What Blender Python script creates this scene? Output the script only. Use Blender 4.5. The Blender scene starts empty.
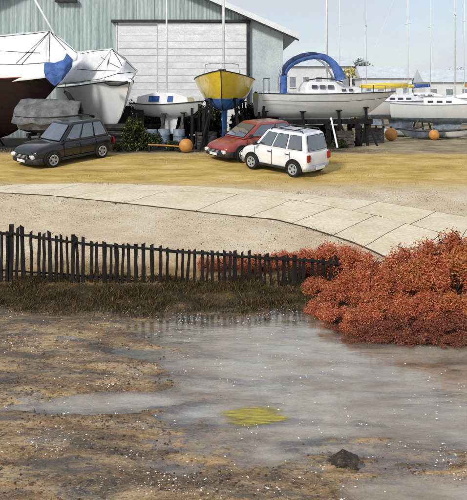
import bpy, bmesh, math, random
from mathutils import Vector, Matrix, noise
random.seed(7)
R = math.radians
scn = bpy.context.scene
COL = scn.collection

# ------------------------------------------------------------------ camera, world, sun, exposure
CAMZ, F, HY, CX = 4.2, 700.0, 95.0, 233.5        # eye height over the creek, focal length and horizon in photo pixels
cam_d = bpy.data.cameras.new('camera')
cam = bpy.data.objects.new('camera', cam_d); COL.objects.link(cam)
cam.location = (0, 0, CAMZ); cam.rotation_euler = (R(90), 0, 0)
cam_d.sensor_fit = 'VERTICAL'; cam_d.sensor_height = 24; cam_d.lens = F/500*24
cam_d.shift_y = -(250-HY)/500
cam_d.clip_end = 4000; cam_d.clip_start = .1
scn.camera = cam

world = bpy.data.worlds.new('World'); scn.world = world; world.use_nodes = True
nt = world.node_tree; nt.nodes.clear()
def nn(t, tree=None, **k):
    n = (tree or nt).nodes.new(t)
    for a, v in k.items(): setattr(n, a, v)
    return n
SUN_EL, SUN_AZ = 33, 212          # azimuth clockwise from +Y: behind the camera, to the left
sky = nn('ShaderNodeTexSky', sky_type='NISHITA', sun_disc=False)
sky.sun_elevation = R(SUN_EL); sky.sun_rotation = R(SUN_AZ)
sky.air_density = 1.0; sky.dust_density = .6; sky.ozone_density = 1.5
tc = nn('ShaderNodeTexCoord'); mp = nn('ShaderNodeMapping'); mp.inputs['Scale'].default_value = (1, 1, 3.2)
nz = nn('ShaderNodeTexNoise'); nz.inputs['Scale'].default_value = 3.4; nz.inputs['Detail'].default_value = 9
nz.inputs['Roughness'].default_value = .62; nz.inputs['Distortion'].default_value = .5
cr = nn('ShaderNodeValToRGB'); cr.color_ramp.elements[0].position = .36; cr.color_ramp.elements[1].position = .66
cr.color_ramp.elements[0].color = (.46, .46, .46, 1); cr.color_ramp.elements[1].color = (.96, .96, .96, 1)
mx = nn('ShaderNodeMixRGB'); mx.inputs[2].default_value = (5.5, 5.75, 6.3, 1)
bg = nn('ShaderNodeBackground'); bg.inputs[1].default_value = .115
wo = nn('ShaderNodeOutputWorld')
L = nt.links
L.new(tc.outputs['Generated'], mp.inputs[0]); L.new(mp.outputs[0], nz.inputs[0]); L.new(nz.outputs[0], cr.inputs[0])
L.new(cr.outputs[0], mx.inputs[0]); L.new(sky.outputs[0], mx.inputs[1]); L.new(mx.outputs[0], bg.inputs[0]); L.new(bg.outputs[0], wo.inputs[0])

sun_d = bpy.data.lights.new('sun', 'SUN'); sun_d.energy = 2.4; sun_d.angle = R(9); sun_d.color = (1, .95, .87)
sun = bpy.data.objects.new('sun', sun_d); COL.objects.link(sun)
az, el = R(SUN_AZ), R(SUN_EL)
sdir = Vector((math.sin(az)*math.cos(el), math.cos(az)*math.cos(el), math.sin(el)))
sun.rotation_euler = sdir.to_track_quat('Z', 'Y').to_euler(); sun.location = sdir*60
scn.view_settings.view_transform = 'Standard'; scn.view_settings.look = 'None'
scn.view_settings.exposure = 0.1; scn.view_settings.gamma = 1.0

# ------------------------------------------------------------------ helpers
def srgb(r, g, b):
    f = lambda c: (c/255/12.92) if c/255 <= .04045 else ((c/255+.055)/1.055)**2.4
    return (f(r), f(g), f(b), 1)
def fbm(x, y, z=0., o=4):
    return noise.fractal(Vector((x, y, z)), 1.0, 2.0, o)
def at(px, py, d):                              # point seen at photo pixel (px, py), d metres down the view axis
    return Vector(((px-CX)/F*d, d, CAMZ-(py-HY)/F*d))
def gx(px, d): return (px-CX)/F*d
def sm(a, b, x):
    t = min(1, max(0, (x-a)/(b-a))); return t*t*(3-2*t)
def water_s(x, y):                              # >0 where the creek stands open
    s = min((x+1.0-.25*(10-y))/1.3, (y-8.0)/1.1, (13.3-y)/.9)
    s = max(-1, min(1, s))
    s = max(s, 1.15-((x+1.7)/1.15)**2-((y-9.75-.12*x)/.33)**2*1.0)
    s = max(s, 1.0-((x-2.3)/1.3)**2-((y-7.35)/.4)**2)
    return s
def gz(x, y):
    y0 = y
    if 11 < y < 15.2: y = y-(.62+.1*fbm(x*2, 7))*math.exp(-((x-1.25)/.62)**4)*sm(11.2, 13.2, y)*(1-sm(14.75, 15.2, y))
    if y < 14.2:
        z = -.055*max(-1.2, min(1.2, water_s(x, y)*1.25+.95*fbm(x*.9, y*2.2, 3)+.4*fbm(x*4, y*8, 5)))
        z += .006*fbm(x*7, y*9, 9)
        z += sm(13.2, 14.2, y)*max(0, .04-z)
        if y < 3: z -= (3-y)*.02
    elif y < 15.2: z = .04+.12*sm(14.2, 15.2, y)+.02*fbm(x*3, y*3)
    elif y < 30: z = .16+(y-15.2)*1.49/14.8
    else: z = 1.65
    if 15.2 <= y < 34: z += .03*fbm(x*.6, y*.6, 2)*sm(15.2, 17, y)*(1-sm(27, 33, y))
    # earth bank under the red shrubs
    y = y0
    z += .55*sm(1.4, 4.6, x)*sm(11.5, 12.8, y)*(1-sm(13.8, 16.5, y))
    return z
def ground_at(px, py):
    d = 8.
    while d < 60:
        p = at(px, py, d)
        if p.z <= gz(p.x, p.y): break
        d += .02
    return Vector((p.x, p.y, gz(p.x, p.y)))

class MB:
    def __init__(s): s.v = []; s.f = []
    def add(s, vs, fs):
        o = len(s.v); s.v += [Vector(v) for v in vs]; s.f += [tuple(i+o for i in f) for f in fs]; return s
    def box(s, c, d, rot=None):
        c = Vector(c); h = Vector(d)/2
        vs = [Vector((x*h.x, y*h.y, z*h.z)) for x in (-1, 1) for y in (-1, 1) for z in (-1, 1)]
        if rot is not None: vs = [rot @ v for v in vs]
        return s.add([v+c for v in vs], [(0,1,3,2),(4,6,7,5),(0,4,5,1),(2,3,7,6),(0,2,6,4),(1,5,7,3)])
    def beam(s, a, b, w, h=None, roll=0):
        a = Vector(a); b = Vector(b); d = b-a
        q = d.to_track_quat('X', 'Z').to_matrix()
        return s.box((a+b)/2, (d.length, w, h or w), q @ Matrix.Rotation(roll, 3, 'X'))
    def tube(s, pts, r, n=8, cap=True, sq=1.0):
        pts = [Vector(p) for p in pts]; k = len(pts)
        rs = r if isinstance(r, (list, tuple)) else [r]*k
        rings = []; up = Vector((0, 0, 1))
        for i, p in enumerate(pts):
            t = (pts[min(i+1, k-1)]-pts[max(i-1, 0)]).normalized()
            a = t.cross(up)
            if a.length < .15: a = t.cross(Vector((0, 1, 0)))
            a.normalize(); b = a.cross(t)
            rings.append([p+(a*math.cos(2*math.pi*j/n)*sq+b*math.sin(2*math.pi*j/n))*rs[i] for j in range(n)])
        return s.loft(rings, True, cap)
    def loft(s, rings, closed=True, cap=True):
        n = len(rings[0]); vs = [p for r in rings for p in r]; fs = []
        for i in range(len(rings)-1):
            for j in range(n if closed else n-1):
                k = (j+1) % n
                fs.append((i*n+j, i*n+k, (i+1)*n+k, (i+1)*n+j))
        if cap and closed:
            fs.append(tuple(range(n-1, -1, -1))); fs.append(tuple((len(rings)-1)*n+j for j in range(n)))
        return s.add(vs, fs)
    def lathe(s, prof, n=16, axis='Z', c=(0, 0, 0)):
        c = Vector(c); rings = []
        for r, h in prof:
            ring = []
            for j in range(n):
                a = 2*math.pi*j/n; x, y = max(r, 1e-4)*math.cos(a), max(r, 1e-4)*math.sin(a)
                ring.append(c+(Vector((x, y, h)) if axis == 'Z' else Vector((x, h, y)) if axis == 'Y' else Vector((h, x, y))))
            rings.append(ring)
        return s.loft(rings, True, True)
    def mesh(s, name, m, smooth=False):
        me = bpy.data.meshes.new(name); me.from_pydata([tuple(v) for v in s.v], [], s.f)
        me.materials.append(m)
        bm = bmesh.new(); bm.from_mesh(me); bmesh.ops.recalc_face_normals(bm, faces=bm.faces); bm.to_mesh(me); bm.free()
        if smooth: me.polygons.foreach_set('use_smooth', [True]*len(me.polygons))
        me.update(); return me
    def build(s, name, m, parent=None, smooth=False, bevel=0, solid=0, sub=0):
        o = bpy.data.objects.new(name, s.mesh(name, m, smooth)); COL.objects.link(o)
        if parent: o.parent = parent
        if solid:
            k = o.modifiers.new('s', 'SOLIDIFY'); k.thickness = solid; k.offset = 0
        if bevel:
            k = o.modifiers.new('b', 'BEVEL'); k.width = bevel; k.segments = 2; k.limit_method = 'ANGLE'; k.angle_limit = R(35)
        if sub:
            k = o.modifiers.new('u', 'SUBSURF'); k.levels = sub; k.render_levels = sub
        return o
def tag(o, label=None, cat=None, group=None, kind=None):
    for a, v in (('label', label), ('category', cat), ('group', group), ('kind', kind)):
        if v: o[a] = v
    return o
def thing(name, label, cat, loc, rz=0, group=None):
    o = bpy.data.objects.new(name, None); COL.objects.link(o); o.empty_display_size = .3
    o.location = loc; o.rotation_euler = (0, 0, rz)
    return tag(o, label, cat, group)
def link(name, me, parent=None, loc=(0, 0, 0), rot=(0, 0, 0), scale=(1, 1, 1)):
    o = bpy.data.objects.new(name, me); COL.objects.link(o); o.parent = parent
    o.location = loc; o.rotation_euler = rot; o.scale = scale
    return o

# ------------------------------------------------------------------ materials
MATS = {}
def M(name, c1, c2=None, scale=3., rough=.7, bump=0., stretch=(1, 1, 1), c3=None, c3amt=.6, fine=.12, spec=.4, metal=0., rnd=0.):
    m = bpy.data.materials.new(name); m.use_nodes = True; t = m.node_tree; b = t.nodes['Principled BSDF']
    N = lambda ty, **k: nn(ty, t, **k); K = t.links.new
    co = N('ShaderNodeTexCoord'); mp = N('ShaderNodeMapping'); mp.inputs['Scale'].default_value = stretch
    K(co.outputs['Object'], mp.inputs[0])
    if rnd:
        oi = N('ShaderNodeObjectInfo'); ml = N('ShaderNodeMath', operation='MULTIPLY'); ml.inputs[1].default_value = 37.
        K(oi.outputs['Random'], ml.inputs[0]); cb = N('ShaderNodeCombineXYZ')
        for i in range(3): K(ml.outputs[0], cb.inputs[i])
        K(cb.outputs[0], mp.inputs['Location'])
    n1 = N('ShaderNodeTexNoise'); n1.inputs['Scale'].default_value = scale; n1.inputs['Detail'].default_value = 8; n1.inputs['Roughness'].default_value = .65
    K(mp.outputs[0], n1.inputs[0])
    r1 = N('ShaderNodeValToRGB'); r1.color_ramp.elements[0].position = .36; r1.color_ramp.elements[1].position = .64
    r1.color_ramp.elements[0].color = c1; r1.color_ramp.elements[1].color = c2 or c1
    K(n1.outputs[0], r1.inputs[0]); out = r1.outputs[0]
    if c3:
        n2 = N('ShaderNodeTexNoise'); n2.inputs['Scale'].default_value = scale*2.3; n2.inputs['Detail'].default_value = 9; n2.inputs['Roughness'].default_value = .75
        K(mp.outputs[0], n2.inputs[0])
        r2 = N('ShaderNodeValToRGB'); r2.color_ramp.elements[0].position = c3amt; r2.color_ramp.elements[1].position = min(1, c3amt+.07)
        K(n2.outputs[0], r2.inputs[0]); x = N('ShaderNodeMixRGB'); x.inputs[2].default_value = c3
        K(r2.outputs[0], x.inputs[0]); K(out, x.inputs[1]); out = x.outputs[0]
    n3 = N('ShaderNodeTexNoise'); n3.inputs['Scale'].default_value = scale*14; n3.inputs['Detail'].default_value = 6
    K(mp.outputs[0], n3.inputs[0])
    if fine:
        mr = N('ShaderNodeMapRange'); mr.inputs[1].default_value = .3; mr.inputs[2].default_value = .7
        mr.inputs[3].default_value = 1-fine; mr.inputs[4].default_value = 1+fine
        K(n3.outputs[0], mr.inputs[0]); x = N('ShaderNodeVectorMath', operation='SCALE')
        K(out, x.inputs[0]); K(mr.outputs[0], x.inputs['Scale']); out = x.outputs[0]
    if rnd:
        mr = N('ShaderNodeMapRange'); mr.inputs[3].default_value = 1-rnd; mr.inputs[4].default_value = 1+rnd
        K(oi.outputs['Random'], mr.inputs[0]); x = N('ShaderNodeVectorMath', operation='SCALE')
        K(out, x.inputs[0]); K(mr.outputs[0], x.inputs['Scale']); out = x.outputs[0]
    K(out, b.inputs['Base Color'])
    b.inputs['Roughness'].default_value = rough; b.inputs['Specular IOR Level'].default_value = spec; b.inputs['Metallic'].default_value = metal
    if bump:
        bp = N('ShaderNodeBump'); bp.inputs['Strength'].default_value = bump; bp.inputs['Distance'].default_value = .02
        K(n3.outputs[0], bp.inputs['Height']); K(bp.outputs[0], b.inputs['Normal'])
    return m
def coat(m, w=.6):
    b = m.node_tree.nodes['Principled BSDF']; b.inputs['Coat Weight'].default_value = w; b.inputs['Coat Roughness'].default_value = .05; return m
def leafmat(name, cols, rough=.75, trans=.0):
    m = bpy.data.materials.new(name); m.use_nodes = True; t = m.node_tree; b = t.nodes['Principled BSDF']
    g = nn('ShaderNodeNewGeometry', t); r = nn('ShaderNodeValToRGB', t); r.color_ramp.interpolation = 'LINEAR'
    e = r.color_ramp.elements
    while len(e) < len(cols): e.new(.5)
    for i, c in enumerate(cols): e[i].position = i/(len(cols)-1); e[i].color = c
    t.links.new(g.outputs['Random Per Island'], r.inputs[0]); t.links.new(r.outputs[0], b.inputs['Base Color'])
    b.inputs['Roughness'].default_value = rough; b.inputs['Specular IOR Level'].default_value = .2
    return m

m_shed = M('shed_sheet', srgb(144,161,160), srgb(186,198,198), 1.1, .75, .15, (3, 1, .25), srgb(120,140,138), .63, rnd=.06)
m_shedr = M('shed_render', srgb(176,188,192), srgb(202,210,214), 1.0, .8, .15, (1, 1, .6), srgb(140,158,156), .64)
m_door = M('door_board', srgb(214,217,217), srgb(234,235,234), 1.3, .6, .1, (1, 1, 1.5), srgb(186,192,192), .68, rnd=.03)
m_dark = M('dark_trim', srgb(30,31,34), srgb(56,56,58), 4, .6, .2)
m_roof = M('roof_sheet', srgb(196,203,205), srgb(216,220,220), 1.2, .6, .1)
m_fascia = M('fascia', srgb(216,220,220), srgb(232,234,232), 2, .6)
m_white = M('white_gelcoat', srgb(228,229,231), srgb(241,241,241), .9, .3, 0, (1,1,.5), srgb(206,208,208), .7, fine=.03)
m_tarp = M('white_tarp', srgb(216,219,222), srgb(240,241,241), 1.2, .6, .2, (1, 1, 1), srgb(198,203,207), .68, fine=.05)
m_maroon = M('maroon_hull', srgb(24,13,15), srgb(40,18,20), 2.5, .45, .1, (1,1,2), srgb(70,28,26), .68)
m_yellow = M('yellow_gelcoat', srgb(240,204,40), srgb(246,220,76), 2.2, .35, .05, (1,1,2), srgb(206,160,20), .68)
m_blue = M('blue_antifoul', srgb(52,104,176), srgb(84,138,202), 2.5, .7, .1)
m_canvas = M('blue_canvas', srgb(58,86,150), srgb(86,122,184), 3., .85, .4, (1,1,1), srgb(34,46,80), .6)
m_navy = M('navy_canvas', srgb(36,46,74), srgb(58,74,116), 3., .8, .4)
m_glassb = M('blue_glass', srgb(30,68,128), srgb(60,108,172), 5, .2)
m_glass = M('car_glass', srgb(66,76,90), srgb(84,96,110), .6, .04, 0, spec=.9, fine=0)
m_glass.node_tree.nodes['Principled BSDF'].inputs['Coat Weight'].default_value = 1.; m_glass.node_tree.nodes['Principled BSDF'].inputs['Coat IOR'].default_value = 1.9
m_black = M('black_rubber', srgb(16,16,18), srgb(34,34,36), 6, .75, .3)
m_wood = M('tarred_timber', srgb(17,16,16), srgb(38,34,31), 9, .9, .8, (1, 1, .12), srgb(98,90,82), .66, rnd=.25)
m_wood2 = M('grey_timber', srgb(52,48,46), srgb(92,86,82), 4, .85, .4, (1,1,.3), srgb(24,22,22), .6, rnd=.2)
m_grey = M('shade_tarp', srgb(84,84,88), srgb(124,124,126), 2.2, .75, .4, (1,1,1), srgb(66,66,70), .6)  # darkened to stand in for the shade between the hulls
m_steel = M('galvanised', srgb(150,154,158), srgb(188,190,192), 5, .45, .1, metal=.5)
m_mast = M('white_mast', srgb(226,228,228), srgb(244,244,242), 4, .4)
m_carblack = M('black_car_paint', srgb(10,10,14), srgb(22,23,28), 2.5, .22, 0, spec=.5)
m_carred = M('red_car_paint', srgb(132,52,44), srgb(160,76,64), 3, .3, 0, spec=.5, c3=srgb(176,110,98), c3amt=.68, fine=.04)
m_carwhite = M('white_car_paint', srgb(222,224,227), srgb(238,239,240), 2, .25, 0, spec=.5, c3=srgb(196,199,204), c3amt=.7, fine=.03)
for m_ in (m_carblack, m_carred, m_carwhite, m_yellow): coat(m_)
m_rim = M('wheel_rim', srgb(150,154,160), srgb(196,200,204), 8, .4, 0, metal=.3)
m_lamp = M('lamp_lens', srgb(206,210,214), srgb(236,238,238), 6, .15)
m_tail = M('tail_lens', srgb(120,20,18), srgb(168,40,30), 6, .2)
m_orange = M('orange_buoy', srgb(186,124,58), srgb(206,150,82), 4, .5, .1)
m_drum = M('blue_grey_drum', srgb(92,106,124), srgb(142,154,166), 4, .5, .1, c3=srgb(60,66,76), c3amt=.62)
m_slab = M('concrete_slab', srgb(214,199,168), srgb(228,216,190), .9, .9, .3, (1,1,1), srgb(196,174,132), .6, rnd=.03)
m_bark = M('bark', srgb(44,36,30), srgb(80,66,54), 8, .9, .5)
m_rock = M('dark_rock', srgb(42,38,36), srgb(92,80,68), 9, .8, .9, c3=srgb(146,124,98), c3amt=.56)
m_reflection = M('painted_reflection', srgb(146,134,44), srgb(182,166,66), 7, .7, .5, (.4,1,1), srgb(112,104,58), .56)  # flat colour for the painted reflection of the yellow yacht
m_house = M('pale_wall', srgb(214,217,219), srgb(232,233,233), 1, .8)  # far walls and roofs carry the mist in their pale colour
m_houseroof = M('pale_roof', srgb(192,198,204), srgb(212,217,221), 1, .8)
m_win = M('dark_window', srgb(56,60,68), srgb(100,106,116), 2, .3)
m_pebble = leafmat('pale_pebble', [srgb(236,234,226), srgb(214,208,198), srgb(188,178,164)])
m_grit = leafmat('dark_grit', [srgb(46,38,36), srgb(96,74,60), srgb(130,104,84)])
m_red = leafmat('red_leaf', [srgb(112,48,32), srgb(180,80,52), srgb(200,100,66), srgb(216,136,96), srgb(154,62,42), srgb(214,160,114), srgb(192,90,58), srgb(172,122,72), srgb(206,112,78), srgb(136,66,46)])
m_umber = leafmat('umber_leaf', [srgb(72,44,38), srgb(130,66,50), srgb(164,84,58), srgb(92,76,72), srgb(176,118,86), srgb(140,58,42)])
m_green = leafmat('green_leaf', [srgb(16,22,18), srgb(30,42,24), srgb(58,72,30), srgb(20,28,22), srgb(34,46,26), srgb(150,156,56)])
m_sedge = leafmat('sedge', [srgb(28,26,22), srgb(58,52,28), srgb(90,78,38), srgb(38,34,28), srgb(124,94,48), srgb(50,56,34), srgb(32,30,26), srgb(158,124,72)])
m_dry = leafmat('dry_grass', [srgb(186,160,100), srgb(204,180,122), srgb(164,138,80), srgb(138,118,66), srgb(196,172,118)])
m_farleaf = leafmat('far_leaf', [srgb(112,122,124), srgb(140,150,150), srgb(164,172,172)])  # distance haze mixed into the leaf greys

def ground_material():
    m = bpy.data.materials.new('ground'); m.use_nodes = True; t = m.node_tree; b = t.nodes['Principled BSDF']
    N = lambda ty, **k: nn(ty, t, **k); K = t.links.new
    g = N('ShaderNodeNewGeometry'); sp = N('ShaderNodeSeparateXYZ'); K(g.outputs['Position'], sp.inputs[0])
    def noi(sc, st=(1, 1, 1), det=9, ro=.68):
        mp = N('ShaderNodeMapping'); mp.inputs['Scale'].default_value = st; K(g.outputs['Position'], mp.inputs[0])
        n = N('ShaderNodeTexNoise'); n.inputs['Scale'].default_value = sc; n.inputs['Detail'].default_value = det; n.inputs['Roughness'].default_value = ro
        K(mp.outputs[0], n.inputs[0]); return n.outputs[0]
    def ramp(v, stops):
        r = N('ShaderNodeValToRGB'); e = r.color_ramp.elements
        while len(e) < len(stops): e.new(.5)
        for i, (p, c) in enumerate(stops): e[i].position = p; e[i].color = c if isinstance(c, tuple) else (c, c, c, 1)
        K(v, r.inputs[0]); return r.outputs[0]
    def mix(f, a, c):
        x = N('ShaderNodeMixRGB'); K(f, x.inputs[0]) if not isinstance(f, float) else setattr(x.inputs[0], 'default_value', f)
        for s, v in ((1, a), (2, c)):
            if isinstance(v, tuple): x.inputs[s].default_value = v
            else: K(v, x.inputs[s])
        return x.outputs[0]
    def step(v, a, c_, wob, amp):                      # soft edge along Y, broken by noise
        ml = N('ShaderNodeMath', operation='MULTIPLY_ADD'); K(wob, ml.inputs[0]); ml.inputs[1].default_value = amp; K(v, ml.inputs[2])
        mr = N('ShaderNodeMapRange'); mr.inputs[1].default_value = a+amp/2; mr.inputs[2].default_value = c_+amp/2
        K(ml.outputs[0], mr.inputs[0]); return mr.outputs[0]
    Y = sp.outputs['Y']
    n1 = noi(.9); n2 = noi(.5, (1, 2.5, 1)); n3 = noi(6); nf = noi(42, det=4); nb = noi(1.5, (.55, 1.7, 1))
    mud = ramp(nb, [(.3, srgb(80,68,58)), (.42, srgb(132,104,70)), (.5, srgb(166,134,92)), (.57, srgb(190,160,116)), (.66, srgb(152,140,124)), (.75, srgb(180,172,158))])
    mud = mix(ramp(noi(5, (.35, 1.6, 1), 9, .75), [(.5, 0.), (.62, .6)]), mud, srgb(122,98,70))
    mud = mix(ramp(noi(3.2, (.4, 2.2, 1), 9, .75), [(.55, 0.), (.66, .55)]), mud, srgb(158,154,150))
    dark = ramp(noi(1.1, (.8, 1.5, 1)), [(.5, 0.), (.62, .8)])
    mud = mix(dark, mud, srgb(74,68,62))
    mud = mix(ramp(noi(11, det=6), [(.53, 0.), (.63, .75)]), mud, srgb(60,50,42))
    mud = mix(ramp(noi(34, (.6, 1.4, 1), 4, .7), [(.57, 0.), (.64, .6)]), mud, srgb(206,192,168))
    mud = mix(ramp(noi(27, (.7, 1.3, 1), 4, .7), [(.57, 0.), (.63, .7)]), mud, srgb(52,44,40))
    zz = N('ShaderNodeMath', operation='MULTIPLY_ADD'); K(noi(5, (.5, 1.3, 1), 8, .7), zz.inputs[0]); zz.inputs[1].default_value = .05; K(sp.outputs['Z'], zz.inputs[2])
    bedm = N('ShaderNodeMapRange'); bedm.inputs[1].default_value = .012; bedm.inputs[2].default_value = -.03; bedm.inputs[3].default_value = 0.; bedm.inputs[4].default_value = .85; K(zz.outputs[0], bedm.inputs[0])
    mud = mix(bedm.outputs[0], mud, ramp(noi(1.3, (.5, 1.3, 1), 8, .6), [(.38, srgb(158,136,104)), (.5, srgb(202,190,166)), (.64, srgb(226,220,208))]))
    mud = mix(ramp(noi(1.25, (.5, 1.9, 1), 10, .72), [(.52, 0.), (.61, .72)]), mud, srgb(80,78,76))
    sand = ramp(n1, [(.34, srgb(198,178,144)), (.52, srgb(216,198,168)), (.68, srgb(226,213,188))])
    sand = mix(ramp(n3, [(.58, 0.), (.72, .5)]), sand, srgb(166,140,110))
    sand = mix(ramp(noi(30, det=3, ro=.6), [(.58, 0.), (.66, .7)]), sand, srgb(128,106,84))
    sand = mix(ramp(noi(75, det=2, ro=.5), [(.62, 0.), (.7, .7)]), sand, srgb(104,84,66))
    grass = ramp(n2, [(.32, srgb(150,126,66)), (.45, srgb(190,158,86)), (.57, srgb(210,182,112)), (.7, srgb(220,203,154))])
    grass = mix(ramp(noi(1.7, (.5, 1.4, 1)), [(.55, 0.), (.7, .7)]), grass, srgb(148,128,60))
    yard = ramp(noi(.8), [(.35, srgb(112,102,82)), (.55, srgb(160,146,112)), (.7, srgb(182,172,150))])
    col = mix(step(Y, 12.6, 13.8, n3, 1.0), mud, ramp(noi(2.2), [(.36, srgb(40,36,28)), (.54, srgb(72,60,38)), (.7, srgb(128,100,60))]))
    col = mix(step(Y, 14.9, 15.4, n3, .6), col, ramp(n1, [(.35, srgb(164,124,70)), (.65, srgb(204,172,118))]))
    col = mix(step(Y, 15.6, 17.2, n1, 1.6), col, sand)
    col = mix(step(Y, 23.2, 25.0, n2, 2.0), col, grass)
    col = mix(step(Y, 29.2, 31.5, n1, 2.0), col, yard)
    # shade under the laid-up boats, painted into the yard colour
    under_shade = ramp(noi(1.6), [(.36, srgb(40,36,32)), (.55, srgb(70,62,52)), (.7, srgb(104,92,72))])
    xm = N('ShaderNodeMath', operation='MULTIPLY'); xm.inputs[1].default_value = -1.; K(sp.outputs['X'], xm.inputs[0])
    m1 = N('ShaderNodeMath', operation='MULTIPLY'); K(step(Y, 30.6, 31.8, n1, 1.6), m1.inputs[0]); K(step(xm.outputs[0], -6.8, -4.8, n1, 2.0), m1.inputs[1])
    col = mix(m1.outputs[0], col, under_shade)
    mr = N('ShaderNodeMapRange'); mr.inputs[1].default_value = .3; mr.inputs[2].default_value = .7; mr.inputs[3].default_value = .8; mr.inputs[4].default_value = 1.16
    K(nf, mr.inputs[0]); sc = N('ShaderNodeVectorMath', operation='SCALE'); K(col, sc.inputs[0]); K(mr.outputs[0], sc.inputs['Scale'])
    K(sc.outputs[0], b.inputs['Base Color'])
    ro = N('ShaderNodeMapRange'); ro.inputs[1].default_value = 13.5; ro.inputs[2].default_value = 15; ro.inputs[3].default_value = .5; ro.inputs[4].default_value = .95
    K(Y, ro.inputs[0]); K(ro.outputs[0], b.inputs['Roughness']); b.inputs['Specular IOR Level'].default_value = .3
    bp = N('ShaderNodeBump'); bp.inputs['Strength'].default_value = .7; bp.inputs['Distance'].default_value = .03
    K(n3, bp.inputs['Height']); bp2 = N('ShaderNodeBump'); bp2.inputs['Strength'].default_value = .5; bp2.inputs['Distance'].default_value = .01
    K(nf, bp2.inputs['Height']); K(bp.outputs[0], bp2.inputs['Normal']); K(bp2.outputs[0], b.inputs['Normal'])
    return m
def water_material():
    m = bpy.data.materials.new('silty_water'); m.use_nodes = True; t = m.node_tree; b = t.nodes['Principled BSDF']
    N = lambda ty, **k: nn(ty, t, **k); K = t.links.new
    g = N('ShaderNodeNewGeometry')
    mp = N('ShaderNodeMapping'); mp.inputs['Scale'].default_value = (.55, 1.5, 1); K(g.outputs['Position'], mp.inputs[0])
    n = N('ShaderNodeTexNoise'); n.inputs['Scale'].default_value = 1.5; n.inputs['Detail'].default_value = 12; n.inputs['Roughness'].default_value = .74; n.inputs['Distortion'].default_value = .8; K(mp.outputs[0], n.inputs[0])
    r = N('ShaderNodeValToRGB'); e = r.color_ramp.elements; e.new(.5); e.new(.5)
    for i, (p, c) in enumerate([(.37, srgb(160,134,100)), (.46, srgb(188,170,142)), (.53, srgb(207,199,184)), (.64, srgb(222,218,210))]):
        e[i].position = p; e[i].color = c
    K(n.outputs[0], r.inputs[0]); K(r.outputs[0], b.inputs['Base Color'])
    b.inputs['Roughness'].default_value = .06; b.inputs['Specular IOR Level'].default_value = .8
    mp2 = N('ShaderNodeMapping'); mp2.inputs['Scale'].default_value = (1, 2.6, 1); K(g.outputs['Position'], mp2.inputs[0])
    n2 = N('ShaderNodeTexNoise'); n2.inputs['Scale'].default_value = 5; n2.inputs['Detail'].default_value = 5; K(mp2.outputs[0], n2.inputs[0])
    bp = N('ShaderNodeBump'); bp.inputs['Strength'].default_value = .1; bp.inputs['Distance'].default_value = .03
    K(n2.outputs[0], bp.inputs['Height']); K(bp.outputs[0], b.inputs['Normal'])
    # clear film over the bed in the shallows, cloudy with silt where it is deeper
    tr = N('ShaderNodeBsdfTransparent'); tr.inputs[0].default_value = (.93, .92, .9, 1); gl = N('ShaderNodeBsdfGlossy'); gl.inputs['Roughness'].default_value = .035
    # Schlick reflectance of the water film, the same from above and below
    dt = N('ShaderNodeVectorMath', operation='DOT_PRODUCT'); K(g.outputs['Incoming'], dt.inputs[0]); K(bp.outputs[0], dt.inputs[1]); K(bp.outputs[0], gl.inputs['Normal'])
    ab = N('ShaderNodeMath', operation='ABSOLUTE'); K(dt.outputs['Value'], ab.inputs[0])
    om = N('ShaderNodeMath', operation='SUBTRACT'); om.inputs[0].default_value = 1.; K(ab.outputs[0], om.inputs[1])
    pw = N('ShaderNodeMath', operation='POWER'); K(om.outputs[0], pw.inputs[0]); pw.inputs[1].default_value = 3.3
    fr = N('ShaderNodeMapRange'); fr.inputs[3].default_value = .08; fr.inputs[4].default_value = 1.; K(pw.outputs[0], fr.inputs[0])
    clear = N('ShaderNodeMixShader'); K(fr.outputs[0], clear.inputs[0]); K(tr.outputs[0], clear.inputs[1]); K(gl.outputs[0], clear.inputs[2])
    at_ = N('ShaderNodeAttribute', attribute_name='depth')
    n4 = N('ShaderNodeTexNoise'); n4.inputs['Scale'].default_value = 3.4; n4.inputs['Detail'].default_value = 10; n4.inputs['Roughness'].default_value = .75; K(mp.outputs[0], n4.inputs[0])
    md = N('ShaderNodeMath', operation='MULTIPLY_ADD'); K(n4.outputs[0], md.inputs[0]); md.inputs[1].default_value = .16; K(at_.outputs['Fac'], md.inputs[2])
    mr = N('ShaderNodeMapRange'); mr.inputs[1].default_value = .09; mr.inputs[2].default_value = .19; mr.inputs[3].default_value = .0; mr.inputs[4].default_value = .42
    K(md.outputs[0], mr.inputs[0])
    fin = N('ShaderNodeMixShader'); K(mr.outputs[0], fin.inputs[0]); K(clear.outputs[0], fin.inputs[1]); K(b.outputs[0], fin.inputs[2])
    K(fin.outputs[0], t.nodes['Material Output'].inputs[0])
    return m
m_ground = ground_material(); m_water = water_material()

# ------------------------------------------------------------------ ground, water, hills
def frange(a, b, s):
    o = []; x = a
    while x < b-1e-6: o.append(x); x += s
    return o
xs = [-900, -400, -180, -90, -50, -30, -20, -15, -11, -9, -7.5, -6.6] + frange(-6, 6, .075) + [6, 6.6, 7.5, 9, 11, 15, 20, 30, 50, 90, 180, 400, 900]
ys = [-120, -50, -20, -8, -2, 1, 3, 4.5] + frange(5.5, 15.4, .06) + frange(15.4, 30, .3) + [30, 31, 32, 34, 38, 45, 55, 70, 90, 130, 200, 320, 600, 1200, 2600]
mb = MB(); nx = len(xs)
mb.add([(x, y, gz(x, y)) for y in ys for x in xs],
       [(i*nx+j, i*nx+j+1, (i+1)*nx+j+1, (i+1)*nx+j) for i in range(len(ys)-1) for j in range(nx-1)])
ground = tag(mb.build('ground', m_ground, smooth=True), kind='structure')
mb = MB()
wx = [-40, -20, -10, -7] + frange(-6, 6.01, .1) + [7, 10, 20, 40]; wy = [-30, 0, 3, 5] + frange(5.6, 15.0, .08)
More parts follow.
